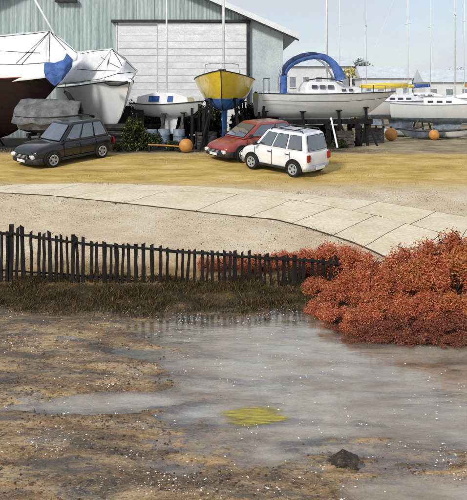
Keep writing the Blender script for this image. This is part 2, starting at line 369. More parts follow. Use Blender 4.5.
mb.add([(x, y, 0) for y in wy for x in wx],
       [(i*len(wx)+j, i*len(wx)+j+1, (i+1)*len(wx)+j+1, (i+1)*len(wx)+j) for i in range(len(wy)-1) for j in range(len(wx)-1)])
wat = tag(mb.build('water', m_water, smooth=True), kind='structure')
dep = wat.data.attributes.new('depth', 'FLOAT', 'POINT')      # depth of the creek bed below each point, for how far one sees into it
dep.data.foreach_set('value', [max(0, -gz(v.co.x, v.co.y)) for v in wat.data.vertices])
m_hill = M('far_hill', srgb(150,166,176), srgb(176,188,192), .02, .95)  # haze put into the hill colour, no air volume
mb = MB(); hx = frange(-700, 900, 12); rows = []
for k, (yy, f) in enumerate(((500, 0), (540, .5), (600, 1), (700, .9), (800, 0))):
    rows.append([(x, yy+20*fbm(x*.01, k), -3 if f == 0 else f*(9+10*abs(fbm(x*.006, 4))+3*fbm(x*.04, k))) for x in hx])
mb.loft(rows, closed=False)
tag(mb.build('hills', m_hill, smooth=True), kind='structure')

# concrete track across the slope: two rows of slabs with open joints
up_c = [(-60, 193), (0, 187), (20, 185), (100, 184), (190, 187), (232, 189), (297, 194), (383, 203), (467, 218), (540, 238)]
md_c = [(-60, 197), (0, 190.5), (100, 190), (191, 192.5), (232, 194.5), (282, 199), (333, 208), (383, 218), (430, 231), (500, 252)]
lo_c = [(-60, 199), (0, 193), (50, 196), (118, 203), (180, 210), (232, 216), (275, 220), (307, 228), (353, 243), (373, 252), (440, 285)]
def interp(c, px):
    for (a, b), (c2, d) in zip(c, c[1:]):
        if a <= px <= c2: return b+(d-b)*(px-a)/(c2-a)
    return c[0][1] if px < c[0][0] else c[-1][1]
track = thing('path', 'pale cream concrete slab track curving across the sandy slope', 'path', (0, 0, 0)); track['kind'] = 'structure'
del track['category']
def slab_row(ca, cb, joints, skew):
    for a, b in zip(joints, joints[1:]):
        n = 6; top = []; bot = []
        for i in range(n+1):
            p = a+(b-a)*i/n
            pl = max(-60, p); pu = max(-60, p+skew)
            bot.append(ground_at(pl, interp(cb, pl))); top.append(ground_at(pu, interp(ca, pu)))
        g = .03
        def ins(lst, oth):
            o = []
            for i, q in enumerate(lst):
                v = (oth[i]-q); v = v.normalized()*min(g, v.length*.12) if v.length > .05 else v*0
                if i == 0: v = v+(lst[1]-q).normalized()*.016
                if i == n: v = v+(lst[n-1]-q).normalized()*.016
                o.append(q+v+Vector((0, 0, .03+random.uniform(0, .004))))
            return o
        t2, b2 = ins(top, bot), ins(bot, top)
        dn = Vector((0, 0, -.09)); mb = MB()
        rings = []
        for i in range(n+1):
            mids = [b2[i].lerp(t2[i], k/6) for k in range(1, 6)]
            for q_ in mids: q_.z = gz(q_.x, q_.y)+.034
            rings.append([b2[i]+dn, b2[i]]+mids+[t2[i], t2[i]+dn])
        mb.loft(rings, True, True).build('slab', m_slab, track)
bed = MB(); rr_ = []
for i in range(46):
    px = -58+i*11.2; pu = min(540, px+58)
    a, b = ground_at(px, interp(lo_c, min(px, 440))), ground_at(pu, interp(up_c, pu))
    v = (b-a).normalized()*.018
    rr_.append([a.lerp(b, k/6)+(-v if k == 0 else v if k == 6 else v*0)+Vector((0, 0, .012)) for k in range(7)])
for r in rr_:
    for p in r[1:-1]: p.z = gz(p.x, p.y)+.012
bed.loft(rr_, closed=False).build('track_bed', M('dark_bedding', srgb(58,48,40), srgb(84,70,56), 3, .95), track, solid=.02)
slab_row(md_c, lo_c, [-60, 10, 68, 125, 196, 250, 292, 333, 364, 400, 440], 42)
slab_row(up_c, md_c, [-60, 5, 60, 118, 180, 238, 300, 352, 410, 480], 26)

# ------------------------------------------------------------------ boat shed
D = 42.0; S = F/D
shed = thing('boat_shed', 'large pale teal boat shed with wide white sliding doors', 'shed', (0, D, 1.65))
def zpx(py): return CAMZ-(py-HY)/S-1.65
xr, xl = gx(283, D), gx(283, D)-22.; ridge_x = (xr+xl)/2
slope = .434
ez = zpx(32)                                    # wall top at the right corner
def wall_top(x): return ez+slope*(x-xl if x < ridge_x else xr-x)
dx0, dx1, dtop = gx(118, D), gx(248, D), zpx(23)
def sheet(x0, x1, zlo, m, depth=.0):
    mb = MB(); n = max(2, int((x1-x0)/.12)); fr = []; bk = []
    for i in range(n+1):
        x = x0+(x1-x0)*i/n; r = -.035 if i % 2 else 0
        fr.append((x, r, zlo, wall_top(x)))
    vs = []; 
    for x, r, a, b in fr: vs += [(x, r, a), (x, r, b), (x, .12, a), (x, .12, b)]
    fs = []
    for i in range(n):
        o = i*4; p = o+4
        fs += [(o, p, p+1, o+1), (o+2, o+3, p+3, p+2), (o+1, p+1, p+3, o+3), (o, o+2, p+2, p)]
    fs += [(0, 1, 3, 2), (n*4, n*4+2, n*4+3, n*4+1)]
    return mb.add(vs, fs).build('wall_sheet', m, shed)
x = xl
while x < dx0-.01:
    x1 = min(x+.98, dx0); sheet(x+.004, x1-.004, 0, m_shed); x = x1
x = dx0
while x < dx1-.01:
    x1 = min(x+1.1, dx1); sheet(x+.004, x1-.004, dtop+.02, m_shed); x = x1
mb = MB(); mb.add([(dx1+.01, .0, 0), (xr, .0, 0), (xr, .0, wall_top(xr)), (dx1+.01, .0, wall_top(dx1)), (dx1+.01, .2, 0), (xr, .2, 0), (xr, .2, wall_top(xr)), (dx1+.01, .2, wall_top(dx1))],
    [(0,1,2,3), (4,7,6,5), (0,4,5,1), (1,5,6,2), (2,6,7,3), (3,7,4,0)]).build('wall_panel', m_shedr, shed)
MB().box((xr-.1, 12.2, ez/2-.05), (.2, 24, ez-.1)).build('side_wall', m_shedr, shed)
MB().box((xl+.1, 12.2, ez/2-.05), (.2, 24, ez-.1)).build('side_wall', m_shed, shed)
# sliding doors
def door(x0, x1, y):
    leaf = MB().box(((x0+x1)/2, y+.09, dtop/2), (x1-x0, .1, dtop-.04)).build('door', m_door, shed)
    h = .405; n = int(dtop/h); me = MB().box((0, 0, 0), (x1-x0-.06, .05, h-.02)).mesh('board', m_door)
    for i in range(n):
        link('board', me, leaf, ((x0+x1)/2+random.uniform(-.006, .006), y+.02+random.uniform(-.006, .006), .06+h*(i+.5)), (random.uniform(-.015, .015), 0, 0))
    return leaf
door(dx0+.02, gx(157.5, D), -.12); door(gx(158, D), dx1-.06, -.24)
MB().box(((dx0+dx1)/2-.1, -.2, dtop+.09), (dx1-dx0+.5, .3, .16)).build('door_track', m_dark, shed)
MB().box((dx1, -.1, dtop/2), (.2, .34, dtop)).build('door_frame', m_dark, shed)
MB().box((dx0-.06, -.06, dtop/2), (.1, .16, dtop)).build('door_frame', m_fascia, shed)
# roof
ov, th = .95, .14
for sgn in (1, -1):
    xe = xr+ov*.93 if sgn > 0 else xl-ov*.93
    ze = ez-slope*ov*.93+.05; zr = ez+slope*11+.05
    ring = lambda y: [Vector((ridge_x, y, zr)), Vector((xe, y, ze)), Vector((xe, y, ze+th)), Vector((ridge_x, y, zr+th))]
    MB().loft([ring(-.75), ring(25)]).build('roof', m_roof, shed)
    f = lambda y: [Vector((ridge_x, y, zr-.16)), Vector((xe+.02*sgn, y, ze-.16)), Vector((xe+.02*sgn, y, ze+th+.03)), Vector((ridge_x, y, zr+th+.03))]
    MB().loft([f(-.82), f(-.755)]).build('fascia', m_fascia, shed)
    g = lambda y: [Vector((ridge_x, y, zr-.26)), Vector((xe, y, ze-.26)), Vector((xe, y, ze-.17)), Vector((ridge_x, y, zr-.17))]
    MB().loft([g(-.78), g(-.66)]).build('fascia_shade', m_dark, shed)  # dark strip built as the shadow line below the fascia
fl = MB(); c = at(66, 0.5, D-.3)-Vector((0, D, 1.65)); fl.box((c.x, -.28, c.z), (1.3, .3, .22)); fl.box((c.x, -.1, c.z+.02), (.12, .2, .1))
fl.build('flood_lamp', m_dark, shed, bevel=.03)

# ------------------------------------------------------------------ boats
def hull_pts(Ln, B, H, stern=.72, rake=.6, sheer=.25, rocker=.18, n=10, m=18, vee=1.0):
    rings = []
    for i in range(m+1):
        t = i/m
        if t < .42: f = stern+(1-stern)*math.sin(math.pi/2*t/.42)
        else: f = max(0, 1-((t-.42)/.58)**2.3)**.85
        b = max(B/2*f, .02)
        zs = H+sheer*(((t-.35)/.65)**2 if t > .35 else .35*((.35-t)/.35)**2)
        zk = rocker*(((t-.45)/.55)**2 if t > .45 else 1.1*((.45-t)/.45)**2)+H*.42*max(0, (t-.72)/.28)**2.2
        half = []
        for j in range(n+1):
            u = j/n; p = .5+.55*t**3*vee
            half.append(Vector((Ln*(t-.5)+rake*(u-.4)*t**6, b*u**p, zk+(zs-zk)*u**(1.55-.5*t))))
        rings.append(half)
    return rings
def mir(v): return Vector((v.x, -v.y, v.z))
def make_boat(name, label, loc, head, Ln, B, H, lift, top_m, bot_m, wl=.45, keel=None, rub=m_dark, deck=m_white, group=None, **kw):
    root = thing(name, label, 'boat', loc, head, group)
    hp = [[p+Vector((0, 0, lift)) for p in r] for r in hull_pts(Ln, B, H, **kw)]
    n = len(hp[0])-1; zw = lift+wl*H
    def cut(r, lo):                              # points of one half section below (lo) or above the waterline, resampled
        z = [p.z for p in r]
        if z[0] >= zw: uw = 0.
        elif z[-1] <= zw: uw = float(n)
        else:
            k = next(i for i in range(n) if z[i] <= zw < z[i+1]); uw = k+(zw-z[k])/(z[k+1]-z[k])
        def ev(u): k = min(int(u), n-1); return r[k].lerp(r[k+1], u-k)
        return [ev(uw*i/6) for i in range(7)] if lo else [ev(uw+(n-uw)*i/6) for i in range(7)]
    top = MB()
    for s in (lambda v: v, mir): top.loft([[s(p) for p in cut(r, False)] for r in hp], closed=False)
    r0 = hp[0]; top.add([mir(p) for p in r0[::-1]]+r0[1:], [tuple(range(2*n+1))])
    ho = top.build('hull', top_m, root, smooth=True); ho.data.polygons[-1].use_smooth = False
    bot = MB()
    bot.loft([[mir(p) for p in cut(r, True)[::-1]]+cut(r, True)[1:] for r in hp], closed=False)
    bot.build('hull_bottom', bot_m, root, smooth=True)
    dk = MB().loft([[mir(r[n])-Vector((0, 0, .03)), Vector((r[n].x, 0, r[n].z+.05*B*min(1, r[n].y*2/B))), r[n]-Vector((0, 0, .03))] for r in hp], closed=False)
    dk.build('deck', deck, root, smooth=True)
    for s in (lambda v: v, mir):
        MB().tube([s(r[n]) for r in hp], .028, 6).build('rubbing_strake', rub, root)
    if keel:
        x0, x1, dp = keel
        q = lambda z, a, b, w: [Vector((a, 0, z)), Vector((a*.5+b*.5, w, z)), Vector((b, 0, z)), Vector((a*.5+b*.5, -w, z))]
        MB().loft([q(lift+.12, x0, x1, .16), q(lift-dp*.6, x0+.1, x1-.15, .12), q(lift-dp, x0+.12, x1-.25, .16)]).build('keel', bot_m, root, smooth=False)
    return root, hp
def stands(boat, hp, spots, label, group, m=m_wood):
    """free-standing timber props along both sides; spots = (t, side)"""
    mw = boat.matrix_basis if False else Matrix.Translation(boat.location) @ Matrix.Rotation(boat.rotation_euler.z, 4, 'Z')
    n = len(hp[0])-1
    order = ('leftmost', 'second', 'third', 'fourth', 'fifth', 'sixth'); num = []
    for t, s in spots:
        p = hp[int(t*(len(hp)-1))][int(n*.4)].copy(); p.y *= s; w = mw @ p; num.append(w.x/w.y)
    for q_, (t, s) in enumerate(spots):
        k = sorted(num).index(num[q_]); lab = order[k]+' from the left of the '+label
        if k == 0: lab = 'leftmost of the '+label
        r = hp[int(t*(len(hp)-1))]; p = r[int(n*.4)].copy(); p.y *= s
        w = mw @ p; base = Vector((w.x, w.y, gz(w.x, w.y)))
        out = (mw.to_3x3() @ Vector((0, s, 0)))
        fwd = (mw.to_3x3() @ Vector((1, 0, 0)))
        st = thing('boat_prop', lab, 'boat stand', base, 0, group)
        topv = w-base
        MB().beam(topv-Vector((0, 0, .02)), out*.28+Vector((0, 0, -.02)), .12, .12).build('post', m, st)
        MB().beam(topv*.7+out*.08, out*.5+fwd*.42, .08).build('brace', m, st)
        MB().beam(topv*.7+out*.08, out*.5-fwd*.42, .08).build('brace', m, st)
        MB().box(topv-Vector((0, 0, .0)), (.3, .24, .06)).build('pad', m, st)
def mast(root, x, z0, z1, r=.06, spread=True):
    mm = MB().tube([(x, 0, z0), (x, 0, z1)], r, 8).build('mast', m_mast, root, smooth=True)
    return mm
def grid_sheet(name, rows, m, parent, th=.02, sub=5, sag=.0, wr=.02, seed=0):
    """cloth through rows of control points, with sag between and small wrinkles"""
    R_ = len(rows); C_ = len(rows[0]); g = []
    for i in range((R_-1)*sub+1):
        a, fa = divmod(i, sub); 
        if a == R_-1: a, fa = R_-2, sub
        u = fa/sub; row = []
        for j in range((C_-1)*sub+1):
            b, fb = divmod(j, sub)
            if b == C_-1: b, fb = C_-2, sub
            v = fb/sub
            p = (rows[a][b].lerp(rows[a][b+1], v)).lerp(rows[a+1][b].lerp(rows[a+1][b+1], v), u)
            s = -sag*math.sin(math.pi*u)*(.5+.5*math.sin(math.pi*v))
            w = wr*fbm(p.x*2.1+seed, p.y*2.1, p.z*2.1)
            row.append(p+Vector((w*.4, -w, s+w*.5)))
        g.append(row)
    return MB().loft(g, closed=False).build(name, m, parent, smooth=True, solid=th)

from mathutils.bvhtree import BVHTree
def sew(root, inv, covers, lines, name, r=.016, back=.03):
    """dark seams and battens lying on the cloth: each line is projected onto the cover it runs over"""
    vs = []; fs = []
    for c in covers:
        o = len(vs); vs += [v.co.copy() for v in c.data.vertices]; fs += [tuple(i+o for i in p.vertices) for p in c.data.polygons]
    bv = BVHTree.FromPolygons(vs, fs); eye = inv @ Vector((0, 0, CAMZ))
    for ln in lines:
        run = []
        for (x0, y0), (x1, y1) in zip(ln, ln[1:]):
            k = max(3, int(math.hypot(x1-x0, y1-y0)/2.5))
            for i in range(k+1):
                dv = (inv @ at(x0+(x1-x0)*i/k, y0+(y1-y0)*i/k, 30))-eye; h = bv.ray_cast(eye, dv.normalized())
                if h[0] is not None: run.append(h[0]-dv.normalized()*back)
                elif len(run) > 1: MB().tube(run, r, 5).build(name, m_dark, root); run = []
                else: run = []
        if len(run) > 1: MB().tube(run, r, 5).build(name, m_dark, root)

# -- dark red yacht at the left edge, under a white tent
BD = 33.0
b1, h1 = make_boat('covered_yacht', 'dark maroon hulled yacht under a white tent cover at the left edge', (gx(48, BD)-5.35, BD+1.6, 1.65), R(-17), 11, 3.5, 2.85, .35, m_maroon, m_maroon, .4, (-2, 1.5, .3), rub=M('red_strake', srgb(150,60,54), srgb(184,96,88), 4), rake=1.7, sheer=.25, stern=.7)
inv1 = (Matrix.Translation(b1.location) @ Matrix.Rotation(b1.rotation_euler.z, 4, 'Z')).inverted()
def W1(px, py, d): return inv1 @ at(px, py, d)
n1_ = len(h1[0])-1
eave_n = [inv1 @ at(px, py, d) for px, py, d in ((-75, 88, 33.6), (-15, 85, 32.9), (20, 81, 32.4), (47, 77.5, 31.95))]
ridge_ = [inv1 @ at(px, py, d) for px, py, d in ((-75, 42, 35.6), (-15, 37, 34.9), (20, 33, 34.4), (50, 30.5, 33.9))]
mid_ = [a.lerp(b, .5)+Vector((0, -.12, .22)) for a, b in zip(eave_n, ridge_)]
eave_f = [inv1 @ at(px, py, d) for px, py, d in ((-75, 88, 37.8), (-15, 84, 37.1), (30, 80, 36.6), (64, 75, 36))]
cover1 = grid_sheet('tent_cover', [eave_n, mid_, ridge_, [a.lerp(b, .5)+Vector((0, .1, .2)) for a, b in zip(ridge_, eave_f)], eave_f], m_tarp, b1, .02, 6, .05, .05, 1)
nose = W1(78, 53, 32.6)
front1 = grid_sheet('tent_front', [[eave_n[3], mid_[3], ridge_[3]], [eave_n[3].lerp(nose, .55)+Vector((0, -.1, 0)), mid_[3].lerp(nose, .5), ridge_[3].lerp(nose, .5)+Vector((0, 0, .08))], [nose-Vector((.05, 0, .35)), nose-Vector((0, 0, .18)), nose]], m_tarp, b1, .02, 6, 0, .04, 2)
sew(b1, inv1, (cover1, front1), [[(50, 31.5), (16, 63.5)], [(50, 31.5), (36, 48), (22, 64)], [(50, 32), (49, 63)], [(-5, 64), (22, 64.5), (47, 62.5)], [(0, 51), (40, 53)], [(51, 32), (77, 53)], [(50, 31.5), (30, 34), (-5, 37)], [(51, 33), (66, 50)], [(47, 63), (47.5, 76)]], 'tent_seam')
MB().tube([W1(54, 33, 33.4), W1(33, -4, 34.4), W1(20, -28, 35)], .05, 8).build('spar', m_mast, b1, smooth=True)
# blue canvas round the bow
grid_sheet('bow_canvas', [[W1(45, 63, 31.85), W1(55, 62.5, 31.7), W1(63, 60, 31.8), W1(67, 54, 32.1)],
                          [W1(44, 71, 31.8), W1(55, 71, 31.6), W1(66, 67, 31.7), W1(72.5, 59, 32.1)],
                          [W1(46, 78, 31.8), W1(54, 80, 31.6), W1(64, 75, 31.7), W1(72, 66, 32.1)],
                          [W1(51, 83, 31.8), W1(55, 86, 31.65), W1(61, 81, 31.7), W1(68, 72.5, 32.1)]], m_canvas, b1, .03, 5, 0, .09, 3)
stands(b1, h1, [(.62, -1), (.8, -1), (.72, 1)], 'timber props under the maroon yacht', 'props under the maroon yacht')

# -- white yacht under a tarp, bow towards the shed doors
b2, h2 = make_boat('tarped_yacht', 'white yacht under a peaked white tarp between the maroon yacht and the shed doors', (gx(96, 36), 36.2, 1.65), R(-58), 7.6, 2.9, 2.2, .75, m_white, m_white, .35, (-1.2, 1.2, .7), rake=.9, sheer=.35, stern=.75)
inv2 = (Matrix.Translation(b2.location) @ Matrix.Rotation(b2.rotation_euler.z, 4, 'Z')).inverted()
def W2(px, py, d): return inv2 @ at(px, py, d)
bow2 = (Matrix.Translation(b2.location) @ Matrix.Rotation(b2.rotation_euler.z, 4, 'Z')) @ h2[-1][-1]
rd = [W2(70, 52, 38.6), W2(88, 50.5, 36.4), W2(112, 48.5, 34.2)]
en = [W2(52, 86, 37.2), W2(70, 84, 35.2), W2(104, 80, 32.6)]
ef = [W2(92, 80, 40), W2(118, 79, 37.8), W2(138, 71, 35)]
cover2 = grid_sheet('tarp_cover', [en, [a.lerp(b, .5)+Vector((0, 0, .15)) for a, b in zip(en, rd)], rd, [a.lerp(b, .5)+Vector((0, 0, .12)) for a, b in zip(rd, ef)], ef], m_tarp, b2, .02, 6, .04, .06, 5)
nose2 = W2(131, 82, 32.2)
front2 = grid_sheet('tarp_front', [[en[2], en[2].lerp(rd[2], .5), rd[2]], [en[2].lerp(nose2, .5), W2(118, 74, 32.6), W2(126, 60, 33.3)], [nose2, W2(135, 76, 33), ef[2]]], m_tarp, b2, .02, 6, 0, .04, 6)
sew(b2, inv2, (cover2, front2), [[(112, 49), (125, 60), (136, 71)], [(112, 49), (104, 60), (96, 70)], [(101, 57), (110, 63), (120, 68)], [(77, 69), (95, 70.5), (116, 71)], [(70, 83), (100, 79), (118, 73.5), (135, 72)], [(111, 50), (96, 51), (80, 54)], [(112, 49), (119, 60), (122, 66)], [(131, 80), (135, 75)]], 'tarp_seam')
stands(b2, h2, [(.45, -1), (.7, -1), (.8, 1)], 'timber props under the tarped white yacht', 'props under the tarped yacht')
MB().tube([W2(105, 82, 32.2), W2(110, 84.5, 32.0), W2(118, 85, 31.9), W2(128, 82, 31.9)], .07, 8).build('bow_rail', m_dark, b2, smooth=True)

fd = thing('boat_fender', 'long black curved rubber fender hanging beside the white hull', 'fender', at(70, 105, 32.2))
o = fd.location.copy()
MB().tube([at(64.5, 91.5, 32.2)-o, at(68.5, 94.5, 32.15)-o, at(72.5, 101, 32.1)-o, at(74.5, 109, 32.1)-o, at(74.5, 117, 32.2)-o], [.06, .11, .12, .12, .08], 10).build('fender_body', m_black, fd, smooth=True)
MB().tube([at(64.5, 91.5, 32.2)-o, at(66, 83, 32.6)-o], .012, 5).build('rope', m_dark, fd)

# -- small white boat with blue windows
D3 = 35.0
b3, h3 = make_boat('cabin_boat', 'small white cabin boat with two blue windows on props', (gx(170, D3), D3, 1.65), R(-28), 3.5, 1.75, .66, 1.42, m_white, m_white, .2, (-.6, .5, .8), rake=.35, sheer=.18, stern=.82, rocker=.1)
cab = MB(); z = 1.42+.66
q = lambda x, w, z0, z1, k: [Vector((x, -w, z0)), Vector((x+k, -w*.86, z1)), Vector((x+k, w*.86, z1)), Vector((x, w, z0))]
cab.loft([q(-1.6, .7, z-.03, z+.4, .05), q(-.4, .8, z-.03, z+.6, 0), q(.6, .66, z-.02, z+.56, -.02), q(1.3, .36, z+.02, z+.36, -.12)])
cabo = cab.build('cabin', m_white, b3, bevel=.04)
for x0, x1, zz, w in ((-.75, -.15, .16, .775), (.3, .58, .16, .705)):
    mbw = MB(); 
    tl_ = .04 if x0 > 0 else -.0; mbw.add([(x0, -w-.02, z+zz-.02), (x1, -w-.02+tl_, z+zz-.02), (x1, -w+.06+tl_, z+zz+.26), (x0, -w+.06, z+zz+.26)], [(0, 1, 2, 3)])
    mbw.build('window', m_glassb, b3, solid=.03)
stands(b3, h3, [(.15, -1), (.5, -1), (.8, -1), (.5, 1)], 'grey timber props under the small cabin boat', 'props under the small cabin boat', m_wood2)
mast(b3, -.2, z+.55, 10.5, .045)

# -- yellow yacht, bow on
D4 = 34.6
b4, h4 = make_boat('yellow_yacht', 'yellow hulled yacht with blue bottom seen bow on before the shed door', (gx(223.5, D4)+.05, D4, 1.65), R(-91.5), 7.6, 3.02, 1.52, 1.78, m_yellow, m_blue, .4, (-1.0, 1.3, 1.5), rub=m_dark, rake=.9, sheer=.32, stern=.8, rocker=.12)
z = 1.78+1.52
q = lambda x, w, z0, z1: [Vector((x, -w, z0)), Vector((x, -w*.8, z1)), Vector((x, w*.8, z1)), Vector((x, w, z0))]
MB().loft([q(-2.6, .95, z, z+.3), q(0, .9, z, z+.34), q(1.2, .55, z+.02, z+.26), q(1.5, .4, z+.02, z+.12)]).build('cabin', m_white, b4, bevel=.04)
mast(b4, 1.0, z+.2, 12.5, .07)
MB().box((2.6, 0, z+.34), (.5, .36, .2)).build('hatch', m_dark, b4, bevel=.05)
MB().tube([(3.9, 0, z+.3), (3.95, 0, z+.62), (3.5, .45, z+.66), (2.9, .75, z+.62), (2.9, .8, z+.2)], .018, 6).build('pulpit_rail', m_steel, b4)
MB().tube([(3.95, 0, z+.62), (3.5, -.45, z+.66), (2.9, -.75, z+.62), (2.9, -.8, z+.2)], .018, 6).build('pulpit_rail', m_steel, b4)
stem = [r[0]+Vector((.02, 0, 0)) for r in h4[10:]]+[p+Vector((.03, 0, 0)) for p in h4[-1]]
MB().tube(stem, .022, 6).build('stem_band', m_dark, b4)
stands(b4, h4, [(.3, -1), (.3, 1), (.62, -1), (.62, 1), (.78, -1), (.78, 1)], 'dark timber props under the yellow yacht', 'props under the yellow yacht')
cr4 = thing('keel_block', 'dark timber baulks stacked under the keel of the yellow yacht', 'timber', (b4.location.x, D4-.2, 1.65))
for i in range(3):
    MB().box((0, -.6+i*.6, .13), (2.3, .26, .26)).build('baulk', m_wood, cr4)
MB().box((0, .0, .27+.001), (.3, 1.7, .0)) if False else None

# -- white boat with the blue hood
D5 = 35.5
b5, h5 = make_boat('hooded_boat', 'broad white motor boat with blue canvas hood arch, propped high', (gx(321, D5), D5, 1.65), R(7), 6.7, 2.5, 1.22, 1.38, m_white, m_white, .25, (-2.2, 1.6, .35), rub=m_dark, rake=.9, sheer=.12, stern=.8, rocker=.08)
inv5 = (Matrix.Translation(b5.location) @ Matrix.Rotation(b5.rotation_euler.z, 4, 'Z')).inverted()
def W5(px, py, d): return inv5 @ at(px, py, d)
z = 1.38+1.22
q = lambda x, w, z0, z1: [Vector((x, -w, z0)), Vector((x, -w*.84, z1)), Vector((x, w*.84, z1)), Vector((x, w, z0))]
MB().loft([q(-1.0, .95, z, z+.32), q(-.85, .95, z, z+.6), q(.6, .9, z, z+.62), q(1.15, .8, z, z+.42), q(2.0, .5, z+.03, z+.3), q(2.3, .35, z+.05, z+.1)]).build('cabin', m_white, b5, bevel=.05)
for x0, x1 in ((-.7, -.42), (-.3, -.02), (.1, .4), (.85, 1.05), (1.25, 1.45)):
    zz = .36 if x1 < .7 else .2; w0 = .93-(.1 if x1 > .7 else 0)-(.1 if x1 > 1.3 else 0)
    MB().box(((x0+x1)/2, -w0, z+zz), (x1-x0, .06, .17 if x1 < .7 else .13)).build('window', m_win, b5)
MB().tube([(-.9, -.6, z+.68), (-.3, -.7, z+.78), (.5, -.65, z+.74), (1.0, -.5, z+.6)], .035, 6).build('grab_rail', m_dark, b5)
hood = [W5(x, y, D5-.75) for x, y in ((283.5, 101), (283.5, 90), (283.7, 78), (286, 69), (293, 62.5), (303, 58), (314, 56), (323, 57), (330, 61), (335.5, 67.5), (339.5, 75), (341, 80))]
def smooth_path(P, Rr, k=4):
    o = []; q_ = []
    for i in range(len(P)-1):
        p0, p1, p2, p3 = P[max(i-1, 0)], P[i], P[i+1], P[min(i+2, len(P)-1)]
        for j in range(k):
            t = j/k; o.append(.5*((2*p1)+(p2-p0)*t+(2*p0-5*p1+4*p2-p3)*t*t+(3*p1-p0-3*p2+p3)*t**3)); q_.append((Rr[i]+(Rr[i+1]-Rr[i])*t)*(1+.09*fbm(i+t, 3.3)+.05*math.sin((i+t)*9)))
    return o+[P[-1]], q_+[Rr[-1]]
MB().tube(*smooth_path(hood, [.15, .15, .15, .16, .17, .17, .16, .16, .17, .21, .26, .29]), 14, True, 1.2).build('hood', m_canvas, b5, smooth=True)
hood2 = [p+Vector((-.06, -.1, .09)) for p in hood[2:8]]
MB().tube(*smooth_path(hood2, [.06, .13, .14, .13, .1, .04]), 12).build('hood_roll', m_navy, b5, smooth=True)
hood3 = [p+Vector((0, 1.5, 0)) for p in hood]
MB().tube(hood3, [.05]*len(hood3), 8).build('hood_frame', m_steel, b5, smooth=True)
for x, h_ in ((-3.1, .75), (-2.85, .8), (-2.3, .55), (1.9, .45), (2.6, .45), (3.3, .4)):
    MB().tube([(x, -1.0 if x < 1 else -.75+(x-1.9)*.4, z-.05), (x, -1.0 if x < 1 else -.75+(x-1.9)*.4, z+h_)], .022, 6).build('stanchion', m_dark, b5)
MB().tube([(-3.15, -1.0, z+.75), (-2.8, -1.0, z+.77)], .02, 6).build('stern_rail', m_dark, b5)
MB().tube([(1.9, -.75, z+.42), (2.6, -.47, z+.44), (3.3, -.2, z+.42), (3.75, 0, z+.4)], .015, 6).build('bow_rail', m_steel, b5)
MB().tube([(-3.2, -1.08, z-.32), (-1, -1.3, z-.36), (1, -1.2, z-.36), (2.6, -.62, z-.26), (3.6, -.1, z-.14)], .012, 5).build('trim_line', m_dark, b5)
stands(b5, h5, [(.1, -1), (.35, -1), (.62, -1), (.85, -1), (.2, 1), (.6, 1)], 'dark timber props under the hooded white boat', 'props under the hooded boat')
mast(b5, .3, z+.5, 11.8, .05)
cb = thing('timber_cradle', 'long dark timber cradle beams carrying the hooded white boat', 'cradle', (b5.location.x, D5, 1.65), R(7))
for yy in (-.55, .55): MB().box((-.3, yy, 1.22), (5.6, .2, .24)).build('beam', m_wood, cb)
for xx in (-2.6, -1.2, .2, 1.7):
    MB().box((xx, 0, .98), (.22, 1.7, .22)).build('cross_beam', m_wood, cb)
    for yy in (-.7, .7): MB().box((xx, yy, .435), (.2, .2, .87)).build('post', m_wood, cb)
MB().beam((-2.6, -.85, .1), (-1.2, -.85, .9), .1).build('brace', m_wood, cb); MB().beam((1.7, -.85, .1), (.2, -.85, .9), .1).build('brace', m_wood, cb)
pl = thing('leaning_spar', 'pale straight pole leaning against the timber cradle', 'pole', at(337.5, 148, 33.2))
MB().tube([(0, 0, 0), at(331, 118, 34.2)-pl.location], .045, 8).build('pole', m_mast, pl)
tag(pl, None, None)

# ------------------------------------------------------------------ clutter round the boats
g1, hg = make_boat('shade_dinghy', 'made-up dinghy standing in for hull shadow, under a grey tarpaulin behind the black car', (gx(53, 31.6), 31.6, 1.65), R(-14), 3.1, 1.5, .8, .75, M('shade_hull', srgb(96,96,100), srgb(140,140,142), 3, .6), m_dark, .3, None, deck=m_grey, rake=.4, sheer=.15, stern=.8)  # added where shadows of hull and supports fall
zt_ = .75+.8; er = [[], [], [], [], []]
for i in range(7):
    t = i/6; x_ = -1.62+3.0*t; w = .8*(1-.75*max(0, t-.55)**1.2*1.8); hh = .82-.3*max(0, t-.6)
    for k, (yy, zz) in enumerate(((-w, -.24-.1*(i % 2)), (-w*.72, hh*.42), (0, hh), (w*.72, hh*.42), (w, -.24-.1*(i % 2)))): er[k].append(Vector((x_, yy, zt_+zz)))
grid_sheet('shade_tarpaulin', er, m_grey, g1, .015, 5, .05, .09, 9)
for x_ in (-.9, .7):
    MB().box((x_, 0, .77), (.12, 1.3, .14)).build('shade_trestle_top', m_wood, g1)
    for yy in (-.5, .5): MB().beam((x_-.0, yy, .75), (x_-.18, yy*1.15, 0), .09).build('shade_trestle_leg', m_wood, g1); MB().beam((x_, yy, .75), (x_+.18, yy*1.15, 0), .09).build('shade_trestle_leg', m_wood, g1)

